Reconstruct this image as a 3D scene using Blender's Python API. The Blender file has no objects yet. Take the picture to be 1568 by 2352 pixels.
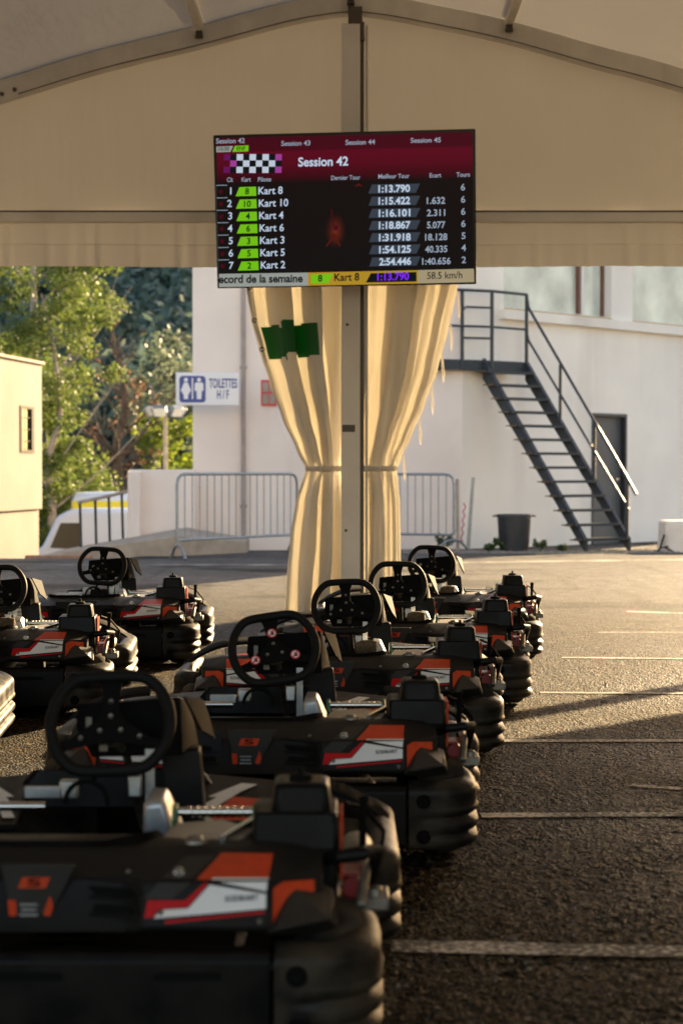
import bpy, bmesh, math, random
import numpy as np
from mathutils import Vector, Matrix
random.seed(7)
R = math.radians
SC = bpy.context.scene
COL = SC.collection
# ---------------------------------------------------------------- camera, world, sun, exposure
FPX, HC, Y0 = 3920.0, 1.15, 1080.0            # focal length and horizon in a 1568x2352 measuring frame, eye height
cam_d = bpy.data.cameras.new('camera'); cam = bpy.data.objects.new('camera', cam_d); COL.objects.link(cam)
cam_d.sensor_fit = 'VERTICAL'; cam_d.sensor_height = 36.0; cam_d.lens = 60.0
cam.location = (0, 0, HC)
PITCH = math.atan((1176 - Y0) / FPX)
cam.rotation_euler = (math.pi / 2 - PITCH, 0, 0)
cam_d.clip_end = 2000; cam_d.clip_start = 0.05
cam_d.dof.use_dof = True; cam_d.dof.focus_distance = 8.0; cam_d.dof.aperture_fstop = 3.6
SC.camera = cam

SUN_AZ = math.atan2(0.5, 0.866)               # towards +Y, turned to +X
SUN_EL = R(16)
world = bpy.data.worlds.new('World'); SC.world = world; world.use_nodes = True
wn = world.node_tree.nodes; wl = world.node_tree.links
sky = wn.new('ShaderNodeTexSky'); sky.sky_type = 'NISHITA'; sky.sun_disc = False
sky.sun_elevation = SUN_EL; sky.sun_rotation = SUN_AZ
sky.air_density = 1.0; sky.dust_density = 1.5; sky.ozone_density = 1.0
wn['Background'].inputs['Strength'].default_value = 0.088
wb = wn.new('ShaderNodeMix'); wb.data_type = 'RGBA'; wb.blend_type = 'MULTIPLY'; wb.inputs[0].default_value = 1.0   # warm white balance of the sky
wb.inputs[7].default_value = (1.12, 0.965, 0.875, 1)
wl.new(sky.outputs['Color'], wb.inputs[6]); wl.new(wb.outputs[2], wn['Background'].inputs['Color'])
sd = bpy.data.lights.new('sun', 'SUN'); sd.energy = 5.0; sd.angle = R(0.5); sd.color = (1.0, 0.73, 0.40)
sun = bpy.data.objects.new('sun', sd); COL.objects.link(sun)
sun_dir = Vector((math.sin(SUN_AZ) * math.cos(SUN_EL), math.cos(SUN_AZ) * math.cos(SUN_EL), math.sin(SUN_EL)))
sun.rotation_euler = sun_dir.to_track_quat('Z', 'Y').to_euler()
SC.view_settings.view_transform = 'Standard'; SC.view_settings.look = 'None'
EXPO = 2.3; SC.view_settings.exposure = EXPO; SC.view_settings.gamma = 1.0
SC.cycles.max_bounces = 8; SC.cycles.diffuse_bounces = 5; SC.cycles.transmission_bounces = 6
SC.cycles.use_denoising = True; SC.cycles.sample_clamp_indirect = 4.0

def at(x, y, Y):
    """measuring-frame pixel -> point on the plane at depth Y"""
    return Vector(((x - 784) / FPX * Y, Y, HC - (y - Y0) / FPX * Y))

# ---------------------------------------------------------------- materials
def mat(name, col, rough=0.5, metal=0.0, var=None, bump=None, coat=0.0, spec=0.5, dust=None, streak=None):
    m = bpy.data.materials.new(name); m.use_nodes = True
    n, l = m.node_tree.nodes, m.node_tree.links
    b = n['Principled BSDF']
    b.inputs['Base Color'].default_value = (*col, 1); b.inputs['Roughness'].default_value = rough
    b.inputs['Metallic'].default_value = metal; b.inputs['Specular IOR Level'].default_value = spec
    b.inputs['Coat Weight'].default_value = coat
    tc = n.new('ShaderNodeTexCoord')
    oi = n.new('ShaderNodeObjectInfo'); om = n.new('ShaderNodeMath'); om.operation = 'MULTIPLY'; om.inputs[1].default_value = 40; l.new(oi.outputs['Random'], om.inputs[0]); woff = om.outputs[0]
    csock = None
    def noise(scale, detail=5, stretch=None):
        t = n.new('ShaderNodeTexNoise'); t.inputs['Scale'].default_value = scale; t.inputs['Detail'].default_value = detail
        t.noise_dimensions = '4D'; l.new(woff, t.inputs['W'])
        if stretch:
            mp = n.new('ShaderNodeMapping'); mp.inputs['Scale'].default_value = stretch
            l.new(tc.outputs['Object'], mp.inputs['Vector']); l.new(mp.outputs['Vector'], t.inputs['Vector'])
        else:
            l.new(tc.outputs['Object'], t.inputs['Vector'])
        return t.outputs['Fac']
    def ramp(sock, a, b_):
        r = n.new('ShaderNodeMapRange'); r.inputs['From Min'].default_value = a; r.inputs['From Max'].default_value = b_
        l.new(sock, r.inputs['Value']); return r.outputs['Result']
    def mix(fac, a, b_):
        x = n.new('ShaderNodeMix'); x.data_type = 'RGBA'
        l.new(fac, x.inputs[0])
        for i, s in ((6, a), (7, b_)):
            if isinstance(s, tuple): x.inputs[i].default_value = (*s, 1)
            else: l.new(s, x.inputs[i])
        return x.outputs[2]
    csock = col
    if var:
        sc_, lo, hi = var
        csock = mix(ramp(noise(sc_), 0.3, 0.7), tuple(c * lo for c in col), tuple(min(1, c * hi) for c in col))
    if streak:
        sc_, amt, dcol = streak
        r = ramp(noise(1.0, 6, (sc_, sc_, sc_ * 0.08)), 0.55, 0.8)
        mm = n.new('ShaderNodeMath'); mm.operation = 'MULTIPLY'; mm.inputs[1].default_value = amt; l.new(r, mm.inputs[0])
        csock = mix(mm.outputs[0], csock, dcol)
    if dust:
        dcol, amt = dust
        r = ramp(noise(9, 8), 0.42, 0.75)
        mm = n.new('ShaderNodeMath'); mm.operation = 'MULTIPLY'; mm.inputs[1].default_value = amt; l.new(r, mm.inputs[0])
        csock = mix(mm.outputs[0], csock, dcol)
        rr = n.new('ShaderNodeMath'); rr.operation = 'MULTIPLY_ADD'; rr.inputs[1].default_value = 0.3; rr.inputs[2].default_value = rough
        l.new(r, rr.inputs[0]); l.new(rr.outputs[0], b.inputs['Roughness'])
    if not isinstance(csock, tuple): l.new(csock, b.inputs['Base Color'])
    if bump:
        bp = n.new('ShaderNodeBump'); bp.inputs['Strength'].default_value = bump[1]; bp.inputs['Distance'].default_value = bump[2] if len(bump) > 2 else 0.01
        l.new(noise(bump[0], 4), bp.inputs['Height']); l.new(bp.outputs['Normal'], b.inputs['Normal'])
    return m

def fabric(name, col, trans, tcol, rough=0.6, wrinkle=0.0, dirt=0.15):
    m = bpy.data.materials.new(name); m.use_nodes = True
    n, l = m.node_tree.nodes, m.node_tree.links
    b = n['Principled BSDF']; b.inputs['Roughness'].default_value = rough; b.inputs['Specular IOR Level'].default_value = 0.25
    t = n.new('ShaderNodeBsdfTranslucent'); mx = n.new('ShaderNodeMixShader'); mx.inputs[0].default_value = trans
    tc = n.new('ShaderNodeTexCoord'); nz = n.new('ShaderNodeTexNoise'); nz.inputs['Scale'].default_value = 1.6; nz.inputs['Detail'].default_value = 7
    l.new(tc.outputs['Object'], nz.inputs['Vector'])
    for c, sock in ((col, b.inputs['Base Color']), (tcol, t.inputs['Color'])):
        mi = n.new('ShaderNodeMix'); mi.data_type = 'RGBA'; l.new(nz.outputs['Fac'], mi.inputs[0])
        mi.inputs[6].default_value = (*[x * (1 - dirt) for x in c], 1); mi.inputs[7].default_value = (*[min(1, x * (1 + dirt * 0.6)) for x in c], 1)
        l.new(mi.outputs[2], sock)
    if wrinkle:
        mp = n.new('ShaderNodeMapping'); mp.inputs['Scale'].default_value = (5, 1.2, 0.5); l.new(tc.outputs['Object'], mp.inputs['Vector'])
        n2 = n.new('ShaderNodeTexNoise'); n2.inputs['Scale'].default_value = 1.4; n2.inputs['Detail'].default_value = 5; l.new(mp.outputs['Vector'], n2.inputs['Vector'])
        bp = n.new('ShaderNodeBump'); bp.inputs['Strength'].default_value = wrinkle; bp.inputs['Distance'].default_value = 0.05
        l.new(n2.outputs['Fac'], bp.inputs['Height']); l.new(bp.outputs['Normal'], b.inputs['Normal']); l.new(bp.outputs['Normal'], t.inputs['Normal'])
    l.new(b.outputs[0], mx.inputs[1]); l.new(t.outputs[0], mx.inputs[2]); l.new(mx.outputs[0], n['Material Output'].inputs['Surface'])
    return m

def leaf_mat(name, c1, c2, trans=0.4):
    m = bpy.data.materials.new(name); m.use_nodes = True
    n, l = m.node_tree.nodes, m.node_tree.links
    b = n['Principled BSDF']; b.inputs['Roughness'].default_value = 0.55; b.inputs['Specular IOR Level'].default_value = 0.3
    t = n.new('ShaderNodeBsdfTranslucent'); mx = n.new('ShaderNodeMixShader'); mx.inputs[0].default_value = trans
    g = n.new('ShaderNodeNewGeometry'); mi = n.new('ShaderNodeMix'); mi.data_type = 'RGBA'
    l.new(g.outputs['Random Per Island'], mi.inputs[0]); mi.inputs[6].default_value = (*c1, 1); mi.inputs[7].default_value = (*c2, 1)
    l.new(mi.outputs[2], b.inputs['Base Color']); l.new(mi.outputs[2], t.inputs['Color'])
    l.new(b.outputs[0], mx.inputs[1]); l.new(t.outputs[0], mx.inputs[2]); l.new(mx.outputs[0], n['Material Output'].inputs['Surface'])
    return m

def emit(name, col, s):
    m = bpy.data.materials.new(name); m.use_nodes = True
    b = m.node_tree.nodes['Principled BSDF']; b.inputs['Base Color'].default_value = (0.004, 0.004, 0.004, 1)
    b.inputs['Roughness'].default_value = 0.25
    b.inputs['Emission Color'].default_value = (*col, 1); b.inputs['Emission Strength'].default_value = s * 1.3 * 2 ** -EXPO; b.inputs['Specular IOR Level'].default_value = 0.1
    return m

def asphalt_mat():
    m = bpy.data.materials.new('asphalt'); m.use_nodes = True
    n, l = m.node_tree.nodes, m.node_tree.links
    b = n['Principled BSDF']; tc = n.new('ShaderNodeTexCoord')
    def tex(kind, scale, detail=4, stretch=None):
        t = n.new(kind); t.inputs['Scale'].default_value = scale
        if kind == 'ShaderNodeTexNoise': t.inputs['Detail'].default_value = detail
        if stretch:
            mp = n.new('ShaderNodeMapping'); mp.inputs['Scale'].default_value = stretch
            l.new(tc.outputs['Object'], mp.inputs['Vector']); l.new(mp.outputs['Vector'], t.inputs['Vector'])
        else: l.new(tc.outputs['Object'], t.inputs['Vector'])
        return t
    def mr(s, a, c, lo=0.0, hi=1.0):
        r = n.new('ShaderNodeMapRange'); r.inputs['From Min'].default_value = a; r.inputs['From Max'].default_value = c
        r.inputs['To Min'].default_value = lo; r.inputs['To Max'].default_value = hi; l.new(s, r.inputs['Value']); return r.outputs[0]
    def mix(f, a, c, bt='MIX'):
        x = n.new('ShaderNodeMix'); x.data_type = 'RGBA'; x.blend_type = bt
        if isinstance(f, float): x.inputs[0].default_value = f
        else: l.new(f, x.inputs[0])
        for i, s in ((6, a), (7, c)):
            if isinstance(s, tuple): x.inputs[i].default_value = (*s, 1)
            else: l.new(s, x.inputs[i])
        return x.outputs[2]
    v = tex('ShaderNodeTexVoronoi', 78); v2 = tex('ShaderNodeTexVoronoi', 41)
    big = tex('ShaderNodeTexNoise', 0.7, 6); mid = tex('ShaderNodeTexNoise', 6, 6)
    stain = tex('ShaderNodeTexNoise', 1.0, 7, (0.45, 0.8, 1))
    # every stone of the aggregate has its own tone
    bw = n.new('ShaderNodeSeparateColor'); l.new(v.outputs['Color'], bw.inputs[0])
    stone = mix(mr(bw.outputs[0], 0.5, 1.0), (0.002, 0.0018, 0.0016), (0.115, 0.084, 0.047))
    tone = mix(mr(big.outputs['Fac'], 0.35, 0.7), (0.6, 0.6, 0.62), (1.4, 1.32, 1.2))
    c = mix(1.0, stone, tone, 'MULTIPLY')
    bw2 = n.new('ShaderNodeSeparateColor'); l.new(v2.outputs['Color'], bw2.inputs[0])
    c = mix(mr(bw2.outputs[1], 0.975, 0.985), c, (0.13, 0.12, 0.10))
    c = mix(mr(stain.outputs['Fac'], 0.56, 0.68, 0, 0.7), c, (0.006, 0.0055, 0.005))
    c = mix(mr(mid.outputs['Fac'], 0.6, 0.8, 0, 0.35), c, (0.026, 0.023, 0.018))
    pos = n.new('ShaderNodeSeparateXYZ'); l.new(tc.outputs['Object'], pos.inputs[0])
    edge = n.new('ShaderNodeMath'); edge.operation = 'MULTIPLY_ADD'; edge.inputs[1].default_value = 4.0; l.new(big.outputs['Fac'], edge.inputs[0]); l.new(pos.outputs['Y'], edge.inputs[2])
    old_sheen = mix(mr(mid.outputs['Fac'], 0.35, 0.7), (0.095, 0.091, 0.087), (0.165, 0.159, 0.152))  # far road: older, greyer asphalt plus grazing sky sheen put into the colour
    old_sheen = mix(mr(stain.outputs['Fac'], 0.54, 0.62, 0, 0.8), old_sheen, (0.025, 0.024, 0.023))
    c = mix(mr(edge.outputs[0], 13.0, 19.0, 0, 0.92), c, old_sheen)
    skid = tex('ShaderNodeTexNoise', 1.0, 5, (3.2, 0.22, 1))
    c = mix(mr(skid.outputs['Fac'], 0.58, 0.75, 0, 0.55), c, (0.005, 0.0046, 0.0042))
    wob = n.new('ShaderNodeVectorMath'); wob.operation = 'ADD'; l.new(tc.outputs['Object'], wob.inputs[0])
    wsc = n.new('ShaderNodeVectorMath'); wsc.operation = 'SCALE'; wsc.inputs['Scale'].default_value = 0.35; l.new(mid.outputs['Color'], wsc.inputs[0]); l.new(wsc.outputs[0], wob.inputs[1])
    ck = n.new('ShaderNodeTexVoronoi'); ck.feature = 'DISTANCE_TO_EDGE'; ck.inputs['Scale'].default_value = 0.42; l.new(wob.outputs[0], ck.inputs['Vector'])
    c = mix(mr(ck.outputs['Distance'], 0.0, 0.006, 0.85, 0.0), c, (0.002, 0.002, 0.002))
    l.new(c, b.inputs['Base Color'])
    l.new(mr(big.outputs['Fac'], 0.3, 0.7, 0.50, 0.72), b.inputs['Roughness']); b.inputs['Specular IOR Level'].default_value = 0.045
    ad = n.new('ShaderNodeMath'); ad.operation = 'ADD'
    l.new(mr(v.outputs['Distance'], 0, 0.6, 1, 0), ad.inputs[0]); l.new(mid.outputs['Fac'], ad.inputs[1])
    bp = n.new('ShaderNodeBump'); bp.inputs['Strength'].default_value = 1.0; bp.inputs['Distance'].default_value = 0.016
    l.new(ad.outputs[0], bp.inputs['Height']); l.new(bp.outputs['Normal'], b.inputs['Normal'])
    return m

def paint_mat():
    m = bpy.data.materials.new('worn_paint'); m.use_nodes = True
    n, l = m.node_tree.nodes, m.node_tree.links
    b = n['Principled BSDF']; tc = n.new('ShaderNodeTexCoord')
    a = n.new('ShaderNodeTexNoise'); a.inputs['Scale'].default_value = 55; a.inputs['Detail'].default_value = 8; l.new(tc.outputs['Object'], a.inputs['Vector'])
    c = n.new('ShaderNodeTexNoise'); c.inputs['Scale'].default_value = 2.2; c.inputs['Detail'].default_value = 4; l.new(tc.outputs['Object'], c.inputs['Vector'])
    s = n.new('ShaderNodeMath'); s.operation = 'ADD'; l.new(a.outputs['Fac'], s.inputs[0]); l.new(c.outputs['Fac'], s.inputs[1])
    r = n.new('ShaderNodeMapRange'); r.inputs['From Min'].default_value = 0.86; r.inputs['From Max'].default_value = 1.06; l.new(s.outputs[0], r.inputs['Value'])
    x = n.new('ShaderNodeMix'); x.data_type = 'RGBA'; l.new(r.outputs[0], x.inputs[0])
    x.inputs[6].default_value = (0.62, 0.58, 0.52, 1); x.inputs[7].default_value = (0.07, 0.06, 0.05, 1)
    l.new(x.outputs[2], b.inputs['Base Color']); b.inputs['Roughness'].default_value = 0.8
    bp = n.new('ShaderNodeBump'); bp.inputs['Strength'].default_value = 0.5; bp.inputs['Distance'].default_value = 0.004
    l.new(a.outputs['Fac'], bp.inputs['Height']); l.new(bp.outputs['Normal'], b.inputs['Normal'])
    return m

DUSTC = (0.13, 0.105, 0.075)
M = dict(
    asphalt=asphalt_mat(), paint=paint_mat(),
    black=mat('black_plastic', (0.004, 0.004, 0.0042), 0.33, spec=.11, bump=(160, 0.12, 0.002), dust=(DUSTC, 0.07)),
    fairing=mat('fairing_plastic', (0.010, 0.0097, 0.0094), 0.4, spec=.12, bump=(160, 0.12, 0.002), dust=(DUSTC, 0.06)),
    cover=mat('dark_cover_plate', (.016, .017, .020), .5, spec=.15),
    bumper=mat('scuffed_bumper_plastic', (0.0065, 0.0062, 0.006), 0.38, spec=.16, bump=(26, 0.22, 0.006), dust=((0.17, 0.13, 0.08), 0.34)),
    matte=mat('matte_black', (0.004, 0.004, 0.004), 0.7, spec=.08, bump=(220, 0.2, 0.001)),
    grip=mat('wheel_grip', (0.007, 0.007, 0.007), 0.6, spec=.15, bump=(350, 0.35, 0.001)),
    grey=mat('grey_plastic', (0.020, 0.019, 0.0175), 0.42, spec=.25, dust=(DUSTC, 0.12)),
    orange=mat('orange_sticker', (0.58, 0.050, 0.012), 0.33, spec=.15, var=(40, 0.85, 1.1), dust=((0.3, 0.12, 0.05), 0.25)),
    red=mat('red_sticker', (0.50, 0.006, 0.005), 0.3, spec=.12, var=(40, 0.9, 1.1)),
    white=mat('white_sticker', (0.78, 0.77, 0.75), 0.33, dust=((0.4, 0.36, 0.3), 0.3)),
    steel=mat('bright_steel', (0.62, 0.60, 0.56), 0.22, 1.0, bump=(60, 0.1, 0.002)),
    zinc=mat('zinc_plate', (0.50, 0.52, 0.54), 0.38, 0.9, var=(18, 0.7, 1.2)),
    dullmetal=mat('dull_metal', (0.22, 0.20, 0.17), 0.45, 0.8, var=(30, 0.5, 1.3)),
    green=mat('green_flange', (0.015, 0.12, 0.045), 0.4),
    redpart=mat('red_metal', (0.22, 0.012, 0.015), 0.35),
    rubber=mat('tyre_rubber', (0.010, 0.009, 0.008), 0.75, spec=.2, dust=((0.17, 0.12, 0.07), 0.6), bump=(70, 0.4, 0.004)),
    foam=mat('brown_foam', (0.11, 0.075, 0.04), 0.95, bump=(220, 1.0, 0.01), var=(120, 0.4, 1.6)),
    cream=mat('dusty_cover', (0.36, 0.31, 0.24), 0.35, var=(14, 0.7, 1.15)),
    polewhite=mat('pole_paint', (0.86, 0.83, 0.78), 0.5, var=(3, 0.92, 1.05), streak=(5, 0.4, (0.5, 0.45, 0.38))),
    alu=mat('tent_aluminium', (0.74, 0.71, 0.66), 0.45, 0.0, var=(4, 0.85, 1.1), streak=(6, 0.3, (0.42, 0.38, 0.32))),
    aludark=mat('tent_groove', (0.12, 0.10, 0.08), 0.5, 0.3),
    roof=fabric('tent_roof_fabric', (0.67, 0.63, 0.575), 0.075, (0.70, 0.67, 0.61), wrinkle=0.15, dirt=.08),
    gable=fabric('tent_gable_fabric', (0.67, 0.63, 0.575), 0.022, (0.70, 0.67, 0.62), wrinkle=0.2, dirt=.08),
    curtain=fabric('curtain_fabric', (0.76, 0.73, 0.69), 0.27, (0.92, 0.88, 0.76), rough=0.38, dirt=0.12),
    curtaingreen=fabric('curtain_green', (0.016, 0.15, 0.036), 0.18, (0.025, 0.25, 0.05), rough=0.4),
    wallpink=mat('rendered_wall', (0.86, 0.76, 0.685), 0.85, var=(1.2, 0.93, 1.05), bump=(14, 0.15, 0.01), streak=(2.0, 0.35, (0.55, 0.48, 0.43))),
    wallwhite=mat('white_render', (0.87, 0.825, 0.755), 0.85, var=(0.9, 0.90, 1.04), bump=(14, 0.15, 0.01), streak=(1.1, 0.75, (0.55, 0.50, 0.44))),
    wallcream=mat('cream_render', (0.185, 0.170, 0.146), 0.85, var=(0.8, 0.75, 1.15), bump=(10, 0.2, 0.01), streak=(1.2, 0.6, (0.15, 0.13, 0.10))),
    roofing=mat('flat_roofing', (0.25, 0.23, 0.21), 0.9),
    concrete=mat('concrete', (0.40, 0.34, 0.27), 0.9, var=(5, 0.75, 1.15), bump=(30, 0.3, 0.01)),
    brick=mat('brick_edge', (0.36, 0.20, 0.13), 0.9, var=(12, 0.7, 1.2)),
    dirt=mat('dirt', (0.16, 0.13, 0.08), 0.95, var=(0.5, 0.6, 1.3), bump=(6, 0.5, 0.05)),
    stairs=mat('stair_paint', (0.034, 0.040, 0.048), 0.48, 0.2, var=(20, 0.8, 1.2)),
    rust=mat('rusty_edge', (0.16, 0.105, 0.05), 0.6, 0.3, var=(60, 0.5, 1.4)),
    galv=mat('galvanised', (0.26, 0.29, 0.32), 0.45, 0.6, var=(25, 0.8, 1.2)),
    door=mat('grey_door', (0.085, 0.09, 0.095), 0.5, var=(3, 0.9, 1.1)),
    bin=mat('bin_plastic', (0.030, 0.033, 0.040), 0.45, dust=((0.12, 0.11, 0.1), 0.3)),
    pvc=mat('drainpipe_paint', (0.36, 0.30, 0.27), 0.6, var=(4, 0.8, 1.15)),
    frame=mat('window_frame_brown', (0.16, 0.07, 0.045), 0.5),
    framedark=mat('dark_window_frame', (0.030, 0.022, 0.016), 0.7, spec=.1),
    framewhite=mat('window_trim_white', (0.78, 0.75, 0.72), 0.6),
    sillgold=mat('lit_sill', (0.45, 0.30, 0.10), 0.5, var=(20, 0.6, 1.3)),  # yellow of the lit sill edge is put into its colour
    glass=mat('window_glass', (0.66, 0.69, 0.60), 0.12, 0.0, var=(1.3, 0.6, 1.3)),
    signwhite=mat('sign_white', (0.80, 0.80, 0.82), 0.35),
    signblue=mat('sign_blue', (0.018, 0.06, 0.28), 0.35),
    signred=mat('sign_red', (0.55, 0.03, 0.05), 0.4),
    plasticwhite=mat('white_plastic_tank', (0.75, 0.68, 0.60), 0.5, var=(4, 0.85, 1.05)),
    van=mat('van_paint', (0.46, 0.57, 0.78), 0.3, coat=0.2),
    yellow=mat('yellow_paint', (0.62, 0.55, 0.02), 0.35),
    darkglass=mat('dark_glass', (0.015, 0.018, 0.02), 0.08),
    bark=mat('bark', (0.12, 0.085, 0.06), 0.95, var=(6, 0.6, 1.4), bump=(12, 0.8, 0.05)),
    barkpale=mat('pale_bark', (0.30, 0.26, 0.21), 0.95, var=(6, 0.6, 1.3), bump=(12, 0.8, 0.05)),
    leaf=leaf_mat('leaf_yellow_green', (0.075, 0.120, 0.026), (0.150, 0.185, 0.042), 0.5),
    leaflime=leaf_mat('leaf_lime', (0.11, 0.17, 0.018), (0.23, 0.27, 0.025), 0.5),
    leafbrown=leaf_mat('leaf_brown', (0.12, 0.065, 0.04), (0.22, 0.12, 0.07), 0.35),
    leafgrey=leaf_mat('leaf_grey_green', (0.10, 0.14, 0.09), (0.20, 0.23, 0.15), 0.35),
    leafhaze=leaf_mat('leaf_dark_haze', (0.060, 0.105, 0.085), (0.13, 0.185, 0.145), 0.3),  # leaves of the wood lifted towards teal; distance haze put into the colour
    weed=leaf_mat('weed_leaf', (0.05, 0.09, 0.03), (0.10, 0.13, 0.05), 0.3),
    gravel=mat('gravel', (0.24, 0.22, 0.19), 0.9, var=(30, 0.5, 1.4)),
    lamp=mat('floodlight_glass', (0.70, 0.70, 0.66), 0.15),
    hill=mat('hillside', (0.035, 0.055, 0.03), 0.95, var=(0.05, 0.7, 1.3)),
    tvblack=mat('tv_bezel', (0.008, 0.008, 0.008), 0.25),
)

# ---------------------------------------------------------------- mesh helpers
class MB:
    def __init__(s): s.v = []; s.f = []; s.m = []
    def add(s, vs, fs, m=0):
        o = len(s.v); s.v += [tuple(p) for p in vs]
        for f in fs: s.f.append([i + o for i in f]); s.m.append(m)
    def box(s, c, d, rot=None, m=0):
        x, y, z = d[0] / 2, d[1] / 2, d[2] / 2
        ps = [Vector(p) for p in ((-x, -y, -z), (x, -y, -z), (x, y, -z), (-x, y, -z), (-x, -y, z), (x, -y, z), (x, y, z), (-x, y, z))]
        if rot: ps = [rot @ p for p in ps]
        s.add([p + Vector(c) for p in ps], [(0, 3, 2, 1), (4, 5, 6, 7), (0, 1, 5, 4), (1, 2, 6, 5), (2, 3, 7, 6), (3, 0, 4, 7)], m)
    def bar(s, a, b, w, h, m=0, up=Vector((0, 0, 1))):
        """rectangular bar from a to b"""
        a, b = Vector(a), Vector(b); d = (b - a); L = d.length; d.normalize()
        x = d.cross(up); x = x.normalized() if x.length > 1e-4 else Vector((1, 0, 0)); z = x.cross(d)
        s.box((a + b) / 2, (w, L, h), Matrix((x, d, z)).transposed(), m)
    def tube(s, pts, r, seg=8, closed=False, m=0, caps=True):
        pts = [Vector(p) for p in pts]; n = len(pts); rs = r if isinstance(r, (list, tuple)) else [r] * n
        rings = []; prev = None
        for i, p in enumerate(pts):
            a = pts[(i - 1) % n] if (i > 0 or closed) else p; b = pts[(i + 1) % n] if (i < n - 1 or closed) else p
            t = (b - a).normalized()
            if prev is None:
                u = t.cross(Vector((0, 0, 1)));
                if u.length < 1e-3: u = t.cross(Vector((1, 0, 0)))
            else: u = prev - t * prev.dot(t)
            u.normalize(); prev = u; w = t.cross(u)
            rings.append([p + (u * math.cos(k * 2 * math.pi / seg) + w * math.sin(k * 2 * math.pi / seg)) * rs[i] for k in range(seg)])
        s.loft(rings, True, caps and not closed, m, closed)
    def loft(s, rings, ring_closed=True, caps=True, m=0, closed=False):
        k = len(rings[0]); n = len(rings); vs = [p for r in rings for p in r]; fs = []
        for i in range(n if closed else n - 1):
            j = (i + 1) % n
            for q in range(k if ring_closed else k - 1):
                q2 = (q + 1) % k
                fs.append((i * k + q, i * k + q2, j * k + q2, j * k + q))
        if caps and ring_closed:
            fs.append(tuple(range(k))[::-1]); fs.append(tuple((n - 1) * k + q for q in range(k)))
        s.add(vs, fs, m)
    def lathe(s, prof, o=(0, 0, 0), axis='Z', seg=24, m=0):
        o = Vector(o); rings = []
        for k in range(seg):
            a = 2 * math.pi * k / seg; c, sn = math.cos(a), math.sin(a)
            rings.append([o + {'Z': Vector((r * c, r * sn, h)), 'X': Vector((h, r * c, r * sn)), 'Y': Vector((r * sn, h, r * c))}[axis] for r, h in prof])
        s.loft(rings, False, False, m, True)
    def prism(s, poly, depth, org=(0, 0, 0), ux=(1, 0, 0), uy=(0, 0, 1), m=0):
        """polygon in the ux,uy plane, extruded by depth along uy x ux... the side away from the viewer"""
        o, ux, uy = Vector(org), Vector(ux), Vector(uy); nrm = uy.cross(ux).normalized()
        k = len(poly); a = [o + ux * p[0] + uy * p[1] for p in poly]; b = [p + nrm * depth for p in a]
        s.add(a + b, [tuple(range(k)), tuple(range(2 * k - 1, k - 1, -1))] + [(i, i + k, (i + 1) % k + k, (i + 1) % k) for i in range(k)], m)
    def hull(s, pts, m=0):
        bm = bmesh.new()
        for p in pts: bm.verts.new(p)
        bmesh.ops.convex_hull(bm, input=bm.verts)
        bmesh.ops.delete(bm, geom=[v for v in bm.verts if not v.link_faces], context='VERTS')
        bm.verts.index_update()
        s.add([v.co.copy() for v in bm.verts], [[v.index for v in f.verts] for f in bm.faces], m); bm.free()
    def quad(s, a, b, c, d, m=0): s.add([a, b, c, d], [(0, 1, 2, 3)], m)
    def build(s, name, mats, parent=None, smooth=35, bevel=None, loc=None, fix=True):
        me = bpy.data.meshes.new(name); me.from_pydata([tuple(p) for p in s.v], [], s.f)
        for x in (mats if isinstance(mats, (list, tuple)) else [mats]): me.materials.append(x)
        me.polygons.foreach_set('material_index', s.m)
        if fix and len(s.f) < 20000:
            bm = bmesh.new(); bm.from_mesh(me); bmesh.ops.recalc_face_normals(bm, faces=bm.faces); bm.to_mesh(me); bm.free()
        me.update()
        if smooth:
            me.polygons.foreach_set('use_smooth', [True] * len(me.polygons)); me.set_sharp_from_angle(angle=R(smooth))
        o = bpy.data.objects.new(name, me); COL.objects.link(o)
        if parent: o.parent = parent
        if loc is not None: o.location = loc
        if bevel:
            b = o.modifiers.new('edge', 'BEVEL'); b.width = bevel[0]; b.segments = bevel[1]; b.limit_method = 'ANGLE'; b.angle_limit = R(30); b.harden_normals = False
        return o

def tag(o, label=None, cat=None, group=None, kind=None):
    for k, v in (('label', label), ('category', cat), ('group', group), ('kind', kind)):
        if v: o[k] = v
    return o
def thing(name, label, cat, loc=(0, 0, 0), rz=0, group=None):
    o = bpy.data.objects.new(name, None); COL.objects.link(o); o.location = loc; o.rotation_euler = (0, 0, rz)
    o.empty_display_size = 0.1
    return tag(o, label, cat, group)
def copy_tree(o, parent=None):
    c = o.copy(); COL.objects.link(c); c.parent = parent
    for ch in list(o.children): copy_tree(ch, c)
    return c

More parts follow.
